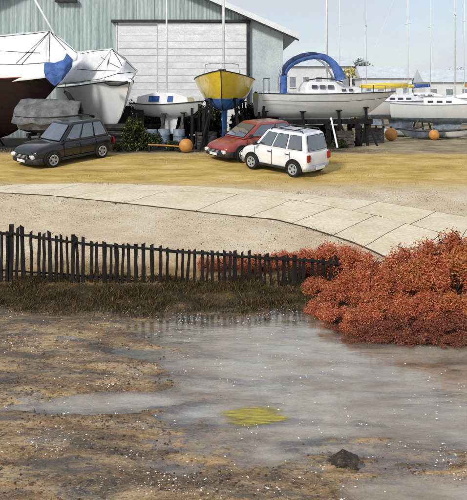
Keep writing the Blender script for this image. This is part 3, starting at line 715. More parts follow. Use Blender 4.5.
ts = thing('timber_stack', 'stack of dark weathered planks beside the black car', 'timber', (gx(117, 33), 33, 1.65))
for i in range(12):
    a = random.uniform(-.06, .06)
    MB().box((random.uniform(-.1, .1), random.uniform(-.12, .12), .05+i*.1), (1.35+random.uniform(-.2, .25), .5, .085), Matrix.Rotation(a, 3, 'Z')).build('plank', m_wood2 if i % 3 else m_wood, ts)
def pile(px0, px1, ytop, d, label, th=.17, seed=0):
    r_ = random.Random(seed); x0, x1 = gx(px0, d), gx(px1, d); h = CAMZ-(ytop-HY)/F*d-1.65
    t = thing('timber_stack', label, 'timber', ((x0+x1)/2, d, 1.65), R(r_.uniform(-3, 3)), 'timber stacks under the boats'); w = x1-x0
    z_ = 0; k = 0
    while z_ < h-th*.5:
        if k % 3 == 2:
            for f in (-.4, -.05, .38): MB().box((f*w, 0, z_+.05), (.12, .9, .1)).build('bearer', m_wood, t)
            z_ += .1
        for yy in (-.3, 0, .3):
            l = w*r_.uniform(.82, 1.08)
            MB().box((r_.uniform(-.1, .1)*w, yy+r_.uniform(-.02, .02), z_+th/2), (l, .26, th*r_.uniform(.84, .97))).build('plank', m_wood if r_.random() < .7 else m_wood2, t)
        z_ += th; k += 1
    return t
pile(74, 104, 120, 35.2, 'dark timber stack behind the black car under the tarped yacht', .17, 1)
pile(183, 214, 119, 37.2, 'tall dark timber stack between the cabin boat and the yellow yacht', .19, 2)
pile(228, 262, 123, 37.4, 'dark timber stack behind the props of the yellow yacht', .18, 3)
pile(264, 300, 119, 37.3, 'dark timber stack under the stern of the hooded boat', .2, 4)
pile(303, 336, 122, 37.6, 'dark timber stack under the middle of the hooded boat', .2, 5)
pile(142, 176, 124, 37.0, 'dark timber stack behind the blue-grey drums', .18, 6)
def crate(px, d, w, h, label, rz=0):
    t = thing('crate', label, 'crate', (gx(px, d), d, 1.65), rz, 'dark crates')
    for f in (-1, 1):
        for z_ in range(int(h/.16)):
            MB().box((0, f*w*.42, .08+z_*.16), (w, .03, .13)).build('slat', m_wood2, t); MB().box((f*w*.49, 0, .08+z_*.16), (.03, w*.8, .13)).build('slat', m_wood2, t)
    for fx_ in (-1, 1):
        for fy in (-1, 1): MB().box((fx_*w*.45, fy*w*.38, h/2), (.07, .07, h)).build('corner_post', m_wood, t)
    MB().box((0, 0, .04), (w*.92, w*.78, .04)).build('base', m_wood, t)
crate(206, 33.4, .9, .8, 'dark slatted crate left of the red car', .2); crate(345, 34.3, .8, .8, 'dark slatted crate right of the leaning pale pole', -.1); crate(372, 37.5, 1.0, .9, 'dark slatted crate under the bow of the hooded boat', .3)
bp_ = thing('board_screen', 'upright dark boards standing behind the green bush', 'screen', (gx(132, 34.2), 34.2, 1.65))
for i in range(6):
    MB().box((-.5+i*.2, random.uniform(-.02, .02), .95+random.uniform(-.08, .06)), (.185, .04, 1.9+random.uniform(-.1, .15)), Matrix.Rotation(random.uniform(-.03, .03), 3, 'Y')).build('board', m_wood, bp_)
MB().box((0, .06, .5), (1.3, .06, .1)).build('rail', m_wood, bp_); MB().box((0, .06, 1.45), (1.3, .06, .1)).build('rail', m_wood, bp_)

def drum(px, d, label):
    t = thing('drum', label, 'drum', (gx(px, d), d, gz(gx(px, d), d)), random.random(), 'drums under the cabin boat')
    MB().lathe([(.27, 0), (.29, .02), (.285, .28), (.3, .3), (.285, .32), (.285, .58), (.3, .6), (.285, .62), (.29, .88), (.27, .9), (.25, .88), (0, .87)], 18).build('shell', m_drum, t, smooth=True)
    MB().lathe([(.05, .868), (.05, .9), (0, .9)], 8, c=(.12, 0, 0)).build('bung', m_dark, t)
drum(151, 33.6, 'blue-grey steel drum nearest the green bush under the cabin boat'); drum(164, 34, 'middle blue-grey steel drum under the cabin boat'); drum(179, 33.7, 'blue-grey steel drum beside the orange buoy')

def buoy(px, d, r, label, z=None, group='orange buoys'):
    x = gx(px, d); t = thing('buoy', label, 'buoy', (x, d, gz(x, d) if z is None else z), 0, group)
    MB().lathe([(r*math.sin(math.pi*k/12)*(1 if k > 1 else .9), r-r*math.cos(math.pi*k/12)) for k in range(0, 13)], 18).build('float', m_orange, t, smooth=True)
    MB().lathe([(r*.16, 2*r-.02), (r*.16, 2*r+.08), (0, 2*r+.09)], 8).build('neck', m_dark, t)
buoy(186, 31.0, .31, 'round orange mooring buoy on the grass under the cabin boat')
sp = thing('orange_pole', 'thin orange pole lying in front of the drums', 'pole', (gx(165, 31.2), 31.15, gz(0, 31.15)+.035))
MB().tube([(-.75, 0, .3), (.0, .02, .28), (.72, 0, .22)], .028, 8).build('shaft', m_orange, sp); MB().box((-.7, 0, .12), (.1, .1, .32)).build('rest', m_wood, sp); MB().box((.66, 0, .08), (.1, .1, .25)).build('rest', m_wood, sp)

# posts standing round the yellow boat
for i, (px, y0, d) in enumerate(((192, 108, 33), (198, 104, 33.4), (203, 110, 32.8), (258, 112, 33.2), (262, 106, 33.6))):
    p = at(px, y0, d); g0 = gz(p.x, d)
    t = thing('timber_post', ('leftmost', 'middle', 'rightmost', 'left', 'right')[i] + ' dark upright post between the yellow yacht and ' + ('the cabin boat' if px < 230 else 'the hooded boat'), 'post', (p.x, d, g0), 0, 'posts left of the yellow yacht' if px < 230 else 'posts right of the yellow yacht')
    MB().beam((0, 0, -.02), (random.uniform(-.12, .12), 0, p.z-g0), .13).build('post', m_wood, t)
    MB().box((0, 0, .06), (.34, .34, .12)).build('foot', m_wood, t)

# ------------------------------------------------------------------ foliage
def leaf_mesh(name, m, n, rx, ry, rz, size, seed, flat=.0, holes=.42):
    rnd = random.Random(seed); mb = MB(); cl = []
    for _ in range(26):
        a = rnd.uniform(0, 6.283); e = rnd.uniform(.05, 1)**.7; r = rnd.uniform(.35, .9)
        cl.append((Vector((math.cos(a)*r*math.sqrt(1-e*e*.6), math.sin(a)*r*math.sqrt(1-e*e*.6), e*.85)), rnd.uniform(.16, .34)))
    vs = []; fs = []
    for i in range(n):
        c, cr = cl[rnd.randrange(len(cl))]
        v = Vector((rnd.gauss(0, 1), rnd.gauss(0, 1), rnd.gauss(0, 1))).normalized()*cr*rnd.uniform(.35, 1.1)
        p = c+v; p = Vector((p.x*rx, p.y*ry, max(.02, p.z*rz)))
        s = size*rnd.uniform(.5, 1.4)
        a = Vector((rnd.gauss(0, 1), rnd.gauss(0, 1), rnd.gauss(0, .7))).normalized(); b = a.orthogonal().normalized(); b = Matrix.Rotation(rnd.uniform(0, 6.28), 3, a) @ b
        o = len(vs); vs += [p-a*s, p+b*s*.42, p+a*s, p-b*s*.42]; fs.append((o, o+1, o+2, o+3))
    me = bpy.data.meshes.new(name); me.from_pydata([tuple(v) for v in vs], [], fs); me.materials.append(m); return me, cl
def stem_mesh(cl, rx, ry, rz):
    mb = MB()
    for c, r in cl[:14]: 
        e = Vector((c.x*rx*.9, c.y*ry*.9, c.z*rz*.9))
        mb.tube([(0, 0, -.1), e*.45+Vector((0, 0, .12*rz)), e], [.03, .018, .007], 5)
    return mb.mesh('stems', m_bark)
def bush_set(name, m, n, dims, size, seeds):
    out = []
    for s in seeds:
        me, cl = leaf_mesh('foliage', m, n, *dims, size, s); out.append((me, stem_mesh(cl, *dims)))
    return out
reds = bush_set('red', m_red, 7000, (.75, .65, .8), .027, (1, 2, 3, 4))
m_ochre = leafmat('ochre_leaf', [srgb(140,74,42), srgb(190,112,62), srgb(204,136,78), srgb(168,88,50), srgb(196,150,92), srgb(196,92,58), srgb(150,104,58)])
ochres = bush_set('ochre', m_ochre, 6500, (.75, .65, .8), .027, (8, 9))
umbers = bush_set('umber', m_umber, 5200, (.75, .65, .6), .024, (6, 7))
rb = random.Random(5)
def red_bush(x, y, sc, zs=1.0, lab=None, low=False, kind=reds, group='red shrubs in the thicket'):
    me, st = kind[rb.randrange(len(kind))]
    t = thing('red_shrub' if kind is reds else 'ochre_shrub' if kind is ochres else 'brown_shrub', lab or 'rust-red leafy shrub in the dense thicket right of the picket fence', 'shrub', (x, y, gz(x, y)-.02), rb.uniform(0, 6.28), group)
    t.scale = (sc, sc, sc*zs)
    link('foliage', me, t); link('stems', st, t)
# thicket: heights rise to the right
for (px, d, sc, zs) in ((320, 13.4, .5, .7), (334, 12.9, .6, .75), (340, 13.8, .7, .75), (354, 13.9, .8, .75), (372, 13.1, .8, .7),
                        (384, 14.2, .85, .85), (398, 13.3, .9, .75), (412, 14.1, .95, .9), (426, 13.2, .95, .85), (440, 14.0, 1.0, .98), (452, 13.0, 1.0, .85), (468, 13.8, 1.1, 1.05), (482, 12.9, 1.1, 1.0), (505, 13.5, 1.2, 1.15), (318, 14.6, .5, .85), (304, 15.7, .5, .75), (360, 12.5, .6, .7), (388, 12.5, .7, .7), (414, 12.5, .75, .7), (440, 12.4, .75, .7), (464, 12.3, .8, .75), (490, 12.2, .9, .8)):
    if px in (426, 482, 464): red_bush(gx(px, d), d, sc, zs, 'tan and ochre leafy shrub among the red shrubs of the thicket', kind=ochres, group='ochre shrubs in the thicket')
    else: red_bush(gx(px, d), d, sc, zs)
for px, d, sc, zs in ((340, 12.5, .45, .5), (353, 12.0, .4, .45), (366, 12.25, .6, .75), (387, 12.2, .6, .75), (407, 12.15, .65, .78), (429, 12.1, .65, .78), (451, 12.05, .7, .8), (474, 12.0, .7, .8), (376, 12.0, .5, .55), (398, 11.95, .5, .55), (420, 11.9, .5, .55), (443, 11.85, .55, .55), (464, 11.8, .55, .55), (486, 11.8, .6, .55)):
    red_bush(gx(px, d), d, sc, zs, 'low dark brown shrub along the muddy foot of the red thicket', kind=umbers, group='brown shrubs at the foot of the thicket')
def branch(lab, px, d, limbs):
    t = thing('dead_branch', lab, 'branch', (gx(px, d), d, gz(gx(px, d), d)), 0, 'bare twigs on the thicket'); rr_ = random.Random(px)
    for k, ln in enumerate(limbs):
        pp = [at(x, y, d-.25*i/len(ln)+(.06 if i % 2 else 0))-t.location for i, (x, y) in enumerate(ln)]
        MB().tube(pp, [.009*(1-.6*i/(len(pp)-1)) for i in range(len(pp))], 6).build('limb', m_bark, t, smooth=True)
branch('dark bare twig at the lowest left end of the thicket top', 366, 13.2, [[(370, 290), (371, 272), (374, 263), (379, 258), (385, 255)], [(374, 263), (379, 263), (383, 261)]])
branch('dark bare twig in the middle of the thicket top', 404, 13.4, [[(398, 280), (399, 262), (405, 252), (415, 248), (424, 246)], [(405, 252), (401, 247), (395, 246)]])
branch('dark bare forked twig on the upper right thicket', 438, 13.3, [[(430, 272), (433, 252), (440, 242), (449, 237), (458, 231)], [(440, 242), (446, 244), (452, 242)], [(440, 242), (438, 235), (441, 231)]])
branch('dark bare twig at the right edge of the thicket top', 464, 13.5, [[(458, 260), (460, 240), (466, 230), (474, 224)], [(460, 240), (455, 233), (452, 230)]])
for px, d, sc, zs in ((300, 15.75, .62, .9), (314, 15.65, .72, .95), (328, 15.6, .8, 1.0), (343, 15.4, .85, 1.0), (356, 15.0, .85, .95)):
    red_bush(gx(px, d), d, sc, zs, {300: 'smallest, leftmost', 314: 'second from left', 328: 'third from left', 343: 'fourth from left', 356: 'rightmost'}[px]+' of the rust-red shrubs rising behind the right end of the fence', group='red shrubs behind the fence end')
names = ('leftmost', 'second', 'third', 'fourth', 'fifth', 'sixth', 'rightmost')
for i, (px, d, sc) in enumerate(((206, 16, .36), (220, 15.8, .42), (236, 15.9, .5), (251, 15.7, .46), (264, 15.8, .56), (279, 15.9, .56), (292, 15.7, .62))):
    red_bush(gx(px, d), d, sc, .9, names[i]+(' low rust-red plant' if i in (0, 6) else ' low rust-red plant from the left')+' behind the pickets', True, group='low red plants behind the fence')
greens = bush_set('green', m_green, 3800, (.8, .7, 1.0), .05, (11, 12))
for px, d, sc, zs, lab in ((134, 32.3, 1.0, 1.55, 'dark green bush in front of the upright boards'), (149, 32.3, .85, 1.0, 'dark green bush left of the blue-grey drums'), (172, 32.0, .65, .75, 'low dark green bush in front of the drums'), (118, 31.8, .45, .9, 'small dark bush beside the rear of the black car'), (339, 33.6, .5, .9, 'scrubby green bush beside the leaning pale pole'), (318, 33.9, .45, .9, 'scrubby green bush below the hooded boat')):
    me, st = greens[rb.randrange(2)]; x = gx(px, d)
    t = thing('bush', lab, 'bush', (x, d, gz(x, d)-.02), rb.uniform(0, 6), 'bushes among the boats'); t.scale = (sc, sc, sc*zs)
    link('foliage', me, t); link('stems', st, t)

m_bram = leafmat('bramble_leaf', [srgb(16,18,16), srgb(30,34,24), srgb(44,48,30), srgb(22,24,22), srgb(60,58,44), srgb(112,112,60)])
brams = bush_set('bramble', m_bram, 5200, (1.0, .7, 1.0), .055, (51, 52, 53))
bl = ('behind the timber stack left of the green bush', 'behind the upright boards', 'behind the drums', 'behind the tall timber stack', 'directly behind the keel of the yellow yacht', 'behind the red car', 'under the stern of the hooded boat', 'under the middle of the hooded boat', 'under the forward cabin of the hooded boat', 'behind the rear of the black car')
for i, (px, d, sc, zs) in enumerate(((113, 37.8, 1.0, 1.5), (140, 37.8, 1.15, 1.75), (160, 38.0, 1.2, 1.7), (190, 37.9, 1.15, 1.75), (212, 37.9, 1.1, 1.7), (248, 37.9, 1.15, 1.8), (270, 38.4, 1.0, 1.45), (296, 38.6, 1.0, 1.45), (322, 38.4, .95, 1.4), (88, 37.6, 1.0, 1.2))):
    me, st = brams[i % 3]; x = gx(px, d)
    t = thing('bramble', 'dark bramble bush '+bl[i], 'bush', (x, d, gz(x, d)-.02), rb.uniform(0, 6), 'brambles along the shed'); t.scale = (sc, sc, sc*zs)
    link('foliage', me, t); link('stems', st, t)

def blades(name, pts, hmin, hmax, w, m, label, cat, seed=1, lean=.5):
    rnd = random.Random(seed); vs = []; fs = []
    for x, y in pts:
        z = gz(x, y)-.01; h = (hmin+(hmax-hmin)*rnd.random()**1.6)*(.55+.9*sm(-.3, .4, fbm(x*1.7, y*1.7, 60))); a = rnd.uniform(0, 6.28); ww = w*rnd.uniform(.6, 1.3)
        dx, dy = math.cos(a)*ww, math.sin(a)*ww; lx, ly = rnd.gauss(0, lean)*h, rnd.gauss(0, lean)*h
        o = len(vs); vs += [(x-dx, y-dy, z), (x+dx, y+dy, z), (x+dx*.6+lx*.4, y+dy*.6+ly*.4, z+h*.6), (x-dx*.6+lx*.4, y-dy*.6+ly*.4, z+h*.6), (x+lx, y+ly, z+h)]
        fs += [(o, o+1, o+2, o+3), (o+3, o+2, o+4)]
    me = bpy.data.meshes.new(name); me.from_pydata(vs, [], fs); me.materials.append(m)
    o = bpy.data.objects.new(name, me); COL.objects.link(o)
    return tag(o, label, cat, kind='stuff')
rnd = random.Random(21); pts = []
while len(pts) < 40000:
    y = rnd.uniform(12.9, 15.5); x = rnd.uniform(-6.2, gx(322, y))
    nb_ = fbm(x*.8, y*1.3, 8); dens = sm(12.9+.9*max(0, -nb_), 14.0, y)*(.35+.65*sm(-.2, .15, nb_+.12*sm(13.8, 14.8, y)))
    if gz(x, y) < .01: dens = 0
    if rnd.random() < dens: pts.append((x, y))
blades('marsh_grass', pts, .015, .12, .006, m_sedge, 'matted dark olive marsh grass along the foot of the picket fence', 'grass', 3, .7)
pts = []
while len(pts) < 9000:
    y = rnd.uniform(23.5, 33); x = rnd.uniform(-13, 13)
    if rnd.random() < sm(-.05, .3, fbm(x*.35, y*.5, 4)): pts.append((x, y))
blades('dry_grass', pts, .02, .07, .008, m_dry, 'short dry ochre grass below the parked cars', 'grass', 4)
pts = []
for px, py, n, sp_ in ((18, 186, 60, .14), (24, 186, 40, .1), (101, 185, 70, .16), (112, 186, 50, .12), (292, 194.5, 70, .15), (297, 195, 40, .1), (307, 229, 40, .1), (314, 231, 40, .1), (330, 236, 50, .12), (345, 241, 50, .1), (118, 204, 40, .12), (140, 186, 30, .2), (60, 195, 30, .2)):
    p = ground_at(px, py)
    for _ in range(n): pts.append((p.x+rnd.gauss(0, sp_*1.3), p.y+rnd.gauss(0, .03)))
blades('edge_tufts', pts, .03, .12, .006, m_sedge, 'dark grass tufts along the edges of the slab track', 'grass', 5)

def stones(name, pts, rmin, rmax, m, label, cat, seed=1):
    rnd = random.Random(seed); vs = []; fs = []
    for x, y, z in pts:
        r = rmin*(rmax/rmin)**(rnd.random()**2.2); o = len(vs); a = rnd.uniform(0, 6.28)
        k = [rnd.uniform(.6, 1.3) for _ in range(6)]
        ring = [(math.cos(a+i*1.5708)*r*k[i], math.sin(a+i*1.5708)*r*k[i]) for i in range(4)]
        vs += [(x+u, y+v, z+r*.2) for u, v in ring]+[(x, y, z+r*.65*k[4]), (x, y, z-r*.4)]
        for i in range(4): fs += [(o+i, o+(i+1) % 4, o+4), (o+(i+1) % 4, o+i, o+5)]
    me = bpy.data.meshes.new(name); me.from_pydata(vs, [], fs); me.materials.append(m)
    o = bpy.data.objects.new(name, me); COL.objects.link(o)
    return tag(o, label, cat, kind='stuff')
pts = []
while len(pts) < 7000:
    y = rnd.uniform(6, 14.2); x = rnd.uniform(-.42, .42)*y
    if (gz(x, y) > -.03 or rnd.random() < .3) and fbm(x*.8, y*.8, 12)+.5*fbm(x*3, y*4, 15) > rnd.uniform(-.1, .7): pts.append((x, y, max(0, gz(x, y))))
stones('shell_grit', pts, .0025, .019, m_pebble, 'white shell fragments and pebbles strewn over mud and shallows', 'shells', 2)
pts = []
while len(pts) < 15000:
    y = rnd.uniform(15.4, 23.5); x = rnd.uniform(-.42, .42)*y
    if fbm(x*.5, y*.5, 30)+.3*sm(19, 21, y) > rnd.uniform(-.35, .5): pts.append((x, y, gz(x, y)))
stones('beach_grit', pts, .006, .017, m_grit, 'dark grit scattered over the sandy slope', 'gravel', 6)
pts = []
while len(pts) < 6000:
    y = rnd.uniform(6, 14); x = rnd.uniform(-.42, .42)*y
    if gz(x, y) > -.02 and fbm(x*.9, y*1.4, 40)+.5*fbm(x*3, y*4, 45) > rnd.uniform(0, .7): pts.append((x, y, max(0, gz(x, y))))
stones('mud_grit', pts, .003, .022, m_grit, 'dark stones and weed scraps on the creek mud', 'gravel', 8)

# ------------------------------------------------------------------ picket fence
fence = thing('picket_fence', 'long dark rickety picket fence standing along the foot of the slope', 'fence', (0, 15.1, 0))
pk = []
for zx, zt, zb, tl, w in ((3,126,222,0,6),(15,122,226,1,7),(22,108,226,2,11),(45,112,228,-2,9),(62,122,226,-2,6),(78,124,228,1,7),(100,122,230,-4,9),(122,129,228,-1,7),(145,128,232,1,9),(165,133,230,0,8),(182,142,232,1,7),(192,144,232,-1,7),(208,145,234,0,10),(232,150,236,-1,10),(256,153,238,-1,8),(270,154,238,1,9),(285,154,238,0,9),(302,156,240,-1,9),(319,158,240,2,8),(333,162,240,-1,7),(350,165,242,6,6),(362,165,242,3,7),(374,166,242,4,7),(386,166,242,2,7),(402,167,242,1,8),(422,168,242,-1,8),(446,168,243,1,9)):
    pk.append((zx/1.987, 170+zt/1.987, 170+zb/1.987, tl, w/1.987))
for zx, zt, zb, tl, w in ((6,168,244,0,10),(35,168,244,-2,8),(56,175,246,-3,7),(76,174,244,-12,7),(92,177,246,-8,6),(103,178,246,2,11),(124,177,248,0,12),(143,182,250,-1,8),(160,183,248,-1,8),(181,182,240,0,8),(206,178,236,2,9)):
    pk.append((232+zx/1.987, 170+zt/1.987, 170+zb/1.987, tl, w/1.987))
pk += [(x, 224+random.uniform(-2, 3), 282, random.uniform(-2, 2), 4) for x in (-9, -18, -27, -37)]
pk = [(x, yt-(4 if x > 140 else 4*max(0, x-90)/50 if x > 90 else 0), yb+(3 if x > 150 else 0), tl, w) for x, yt, yb, tl, w in pk]
pk.sort(); extra = []
for a_, b_ in zip(pk, pk[1:]):
    if b_[0]-a_[0] > 9.2 and a_[0] > -5:
        extra.append((a_[0]+(b_[0]-a_[0])*random.uniform(.42, .58), (a_[1]+b_[1])/2+random.uniform(0, 3), (a_[2]+b_[2])/2, random.uniform(-5, 5), random.uniform(2.6, 3.6)))
pk += extra
fd_ = lambda px: 15.15-.15*px/340
fr = random.Random(3)
for px, yt, yb, tl, w in pk:
    d = fd_(px); a = at(px+tl/2/1.987, yt, d)-fence.location; b = at(px-tl/2/1.987, yb, d)-fence.location
    gb = gz(b.x, d); b.z = min(b.z, gb-.02) if b.z < gb+.15 else gb-.03
    W = w*d/F*.9; mb = MB(); dy = fr.uniform(-.015, .015)
    # hand-split stake: five uneven sections and a ragged top
    rings = []
    for k in range(6):
        u = k/5; p = b.lerp(a, u)+Vector((fr.uniform(-.008, .008), dy+fr.uniform(-.006, .006), 0)); ww = W*fr.uniform(.85, 1.1)*(1-.12*u); tt = .04*fr.uniform(.85, 1.15)
        sk = fr.uniform(-.02, .03) if k == 5 else 0
        rings.append([p+Vector((-ww/2, -tt/2, sk)), p+Vector((ww/2, -tt/2, -sk)), p+Vector((ww/2, tt/2, -sk)), p+Vector((-ww/2, tt/2, sk))])
    mb.loft(rings).build('picket', m_wood, fence)
def rail(pts, off, th):
    for (x0, y0), (x1, y1) in zip(pts, pts[1:]):
        a = at(x0, y0, fd_(x0)+off)-fence.location; b = at(x1+1.5, y1, fd_(x1)+off)-fence.location
        n = 5; rings = []
        for k in range(n+1):
            p = a.lerp(b, k/n)+Vector((0, 0, fr.uniform(-.012, .012))); h = th*fr.uniform(.75, 1.15)
            rings.append([p+Vector((0, -.02, -h/2)), p+Vector((0, .02, -h/2)), p+Vector((0, .02, h/2)), p+Vector((0, -.02, h/2))])
        MB().loft(rings).build('rail', m_wood, fence)
rail([(-40, 228), (0, 233), (30, 236), (62, 241), (95, 245), (130, 247), (168, 250.5), (205, 253.5), (236, 256), (270, 258.5), (306, 260.5), (339, 263.5)], -.045, .058)
rail([(-40, 268), (0, 270.5), (50, 273), (105, 278), (160, 284), (205, 288), (240, 289.5), (290, 291), (325, 290)], .045, .035)

# ------------------------------------------------------------------ cars
def car(label, loc, head, Ln, W, H, paint, prof, gl, wheels, wr, trim=m_dark, rack=False, group='cars parked on the dry grass'):
    """prof: (x, z_top, half-width factor) along the body from rear to front (x in fractions of length); gl: glasshouse x fractions rear base, rear top, front top, front base, belt z"""
    t = thing('parked_car', label, 'car', loc, head, group); hw = W/2
    x_, y_ = loc[0], loc[1]; nrm = Vector((gz(x_-1, y_)-gz(x_+1, y_), gz(x_, y_-1.2)-gz(x_, y_+1.2), 2.2)).normalized()      # stand square on the slope
    t.rotation_euler = (Vector((0, 0, 1)).rotation_difference(nrm).to_matrix() @ Matrix.Rotation(head, 3, 'Z')).to_euler()
    rings = []
    for x, zt, zb, wf in prof:
        X = (x-.5)*Ln; w = hw*wf
        half = [(w*.80, zb), (w*.95, zb+.06), (w*.995, zb+.2*(zt-zb)), (w, zb+.5*(zt-zb)), (w*.985, zb+.76*(zt-zb)), (w*.93, zt-.035), (w*.8, zt), (w*.4, zt+.018)]
        rings.append([Vector((X, -y, z)) for y, z in half]+[Vector((X, y, z)) for y, z in half[::-1]])
    body = MB().loft(rings).build('body', paint, t, smooth=True, sub=1)
    xb, xbt, xft, xf, zb = gl; hb, ht = hw*.93, hw*.76
    X = lambda f: (f-.5)*Ln
    rr = []
    for a, z, w in ((0, zb-.03, hb), (.55, zb+(H-zb)*.55, hb-(hb-ht)*.5), (.9, H-.06, ht+.02), (1, H-.012, ht-.06), (1.0, H, ht-.25)):
        x0 = X(xb)+(X(xbt)-X(xb))*min(a, 1); x1 = X(xf)+(X(xft)-X(xf))*min(a, 1)
        ins = .0 if z < H-.02 else (.06 if z < H-.005 else .3)
        x0 += ins; x1 -= ins; xm = (x0+x1)/2; bow = .05*(1-a*.4)
        rr.append([Vector((x0, -w*.94, z)), Vector((xm, -w-.015, z)), Vector((x1, -w*.9, z)), Vector((x1+bow, 0, z)), Vector((x1, w*.9, z)), Vector((xm, w+.015, z)), Vector((x0, w*.94, z)), Vector((x0-bow*.6, 0, z))])
    MB().loft(rr).build('cabin', paint, t, smooth=False, bevel=.045)
    # glass, laid on the cabin faces and a little proud of them
    KN = ((0, zb-.03, hb), (.55, zb+(H-zb)*.55, hb-(hb-ht)*.5), (.9, H-.06, ht+.02))
    def zw_(a):
        (a0, z0, w0), (a1, z1, w1) = (KN[0], KN[1]) if a <= .55 else (KN[1], KN[2])
        f = (a-a0)/(a1-a0); return z0+(z1-z0)*f, w0+(w1-w0)*f
    def side_pt(f, v, s):
        a = v; x0 = X(xb)+(X(xbt)-X(xb))*a; x1 = X(xf)+(X(xft)-X(xf))*a
        z, w = zw_(a); x = x0+(x1-x0)*f
        yy = w*.94+(w*.06+.015)*f*2 if f < .5 else w+.015-(w*.1+.015)*(f-.5)*2
        return Vector((x, s*(yy+.016), z))
    for s in (-1, 1):
        for f0, f1 in ((.07, .33), (.37, .63), (.67, .93)) if H > 1.5 else ((.1, .45), (.5, .9)):
            lo, hi = .12, .84
            q0, q1, q2, q3 = side_pt(f0, lo, s), side_pt(f1, lo, s), side_pt(min(f1, .91), hi, s), side_pt(max(f0, .08), hi, s)
            e0, e1 = side_pt(f0+(max(f0, .08)-f0)*.6, .55, s), side_pt(f1+(min(f1, .91)-f1)*.6, .55, s)
            MB().add([q0, q1, e1, q2, q3, e0], [(0, 1, 2, 5), (5, 2, 3, 4)]).build('side_window', m_glass, t, solid=.02)
            MB().tube([q0, q1, q2, q3, q0], .014, 4, cap=False).build('window_seal', trim, t)
    for xq, xt, nm, sg in ((xf, xft, 'windscreen', 1), (xb, xbt, 'rear_window', -1)):
        pts = []
        for v, wf in ((.1, .8), (.55, .78), (.84, .76)):
            x = X(xq)+(X(xt)-X(xq))*v; z, w = zw_(v); w *= wf; b = .05*(1-v*.4)*(1 if sg > 0 else .6)
            pts.append([Vector((x+sg*.03, -w, z)), Vector((x+sg*(b+.035), 0, z)), Vector((x+sg*.03, w, z))])
        MB().loft(pts, closed=False).build(nm, m_glass, t, solid=.02)
        MB().tube([pts[0][0], pts[0][1], pts[0][2], pts[1][2], pts[2][2], pts[2][1], pts[2][0], pts[1][0], pts[0][0]], .016, 4, cap=False).build('window_seal', trim, t)
    fx, rx = prof[-1][0], prof[0][0]; xF = (prof[-1][0]-.5)*Ln; xR = (prof[0][0]-.5)*Ln
    # bumpers, grille, lamps, plate
    def bumper(xe, sg, z0, z1):
        rg = []
        for y, dx in ((-hw*.96, -.32), (-hw*.88, -.06), (-hw*.5, .035), (0, .06), (hw*.5, .035), (hw*.88, -.06), (hw*.96, -.32)):
            x = xe+sg*dx; rg.append([Vector((x-sg*.09, y, z0)), Vector((x+sg*.015, y, z0+.04)), Vector((x+sg*.02, y, z1-.03)), Vector((x-sg*.09, y, z1))])
        MB().loft(rg).build('bumper', trim if paint is not m_carwhite else m_rim, t, smooth=True)
    bumper(xF, 1, .2, .45); bumper(xR, -1, .24, .48)
    zt = prof[-1][1]
    MB().box((xF+.03, 0, zt-.12), (.06, W*.5, .15)).build('grille', m_black, t, bevel=.02)
    for k in range(3): MB().box((xF+.066, 0, zt-.165+k*.045), (.012, W*.46, .014)).build('grille_bar', m_rim, t)
    MB().box((xF+.085, 0, .33), (.012, .5, .1)).build('number_plate', m_lamp, t); MB().box((xR-.085, 0, .36), (.012, .5, .1)).build('number_plate', m_lamp, t)
    for s in (-1, 1):
        MB().box((xF-.035, s*hw*.66, zt-.115), (.13, .3, .14), Matrix.Rotation(-s*.3, 3, 'Z') @ Matrix.Rotation(.25, 3, 'Y')).build('headlight', m_lamp, t, bevel=.035)
        MB().box((xR-.012, s*hw*.8, prof[0][1]-.15), (.07, .15, .26)).build('tail_light', m_tail, t, bevel=.02)
        mx_ = X(xf)-.22; my = s*(hw+.09)
        MB().box((mx_, my, zb+.1), (.11, .19, .14)).build('mirror', trim, t, bevel=.03); MB().box((mx_, s*(hw-.02), zb+.06), (.05, .14, .04)).build('mirror_arm', trim, t)
        xa, xc = X(xb)*.55, X(xf)-.1
        for xx in (xc, (xa+xc)/2, xa): MB().box((xx, s*(hw+.001), .28+(zb-.3)/2), (.016, .012, zb-.36)).build('door_seam', m_black, t)
        for xx in ((xa+xc)/2+.12, xa+.12): MB().box((xx, s*(hw+.012), zb-.14), (.16, .03, .03)).build('door_handle', trim, t)
        MB().box(((X(wheels[0])+X(wheels[1]))/2, s*(hw+.004), .3), (X(wheels[1])-X(wheels[0])-2.5*wr, .05, .09)).build('sill', trim, t, bevel=.015)
        for wf in wheels:
            wx_ = X(wf); arc = []
            n = 16; out = []; 
            for k in range(n+1):
                a = math.pi*k/n*1.16-.08*math.pi
                for rr_ in (wr*.72, wr*1.22): out.append((rr_*math.cos(a), rr_*math.sin(a)))
            mbz = MB(); vs = []; fs = []
            for yy in (s*(hw-.1), s*(hw+.016)): vs += [Vector((wx_+u, yy, wr+v)) for u, v in out]
            m_ = len(out)
            for k in range(n):
                o = 2*k; fs += [(o, o+2, o+3, o+1), (m_+o, m_+o+1, m_+o+3, m_+o+2), (o+1, o+3, m_+o+3, m_+o+1), (o, m_+o, m_+o+2, o+2)]
            mbz.add(vs, fs).build('wheel_arch', m_black, t)
            wh = MB().lathe([(wr*.6, -.1), (wr*.93, -.1), (wr, -.06), (wr, .06), (wr*.93, .1), (wr*.62, .1), (wr*.6, .05)], 22, 'Y', (wx_, s*(hw-.05), wr)).build('wheel', m_black, t, smooth=True)
            rim = MB().lathe([(wr*.66, s*.02), (wr*.66, s*.105), (wr*.58, s*.11), (wr*.5, s*.07), (wr*.2, s*.09), (.0, s*.1)], 20, 'Y', (wx_, s*(hw-.05), wr)).build('rim', m_rim, wh, smooth=True)
            for k in range(5):
                a = 2*math.pi*k/5; MB().box((wx_+math.cos(a)*wr*.37, s*(hw+.055-.05+.045), wr+math.sin(a)*wr*.37), (wr*.18, .012, wr*.18), Matrix.Rotation(-a, 3, 'Y')).build('rim_slot', m_black, wh)
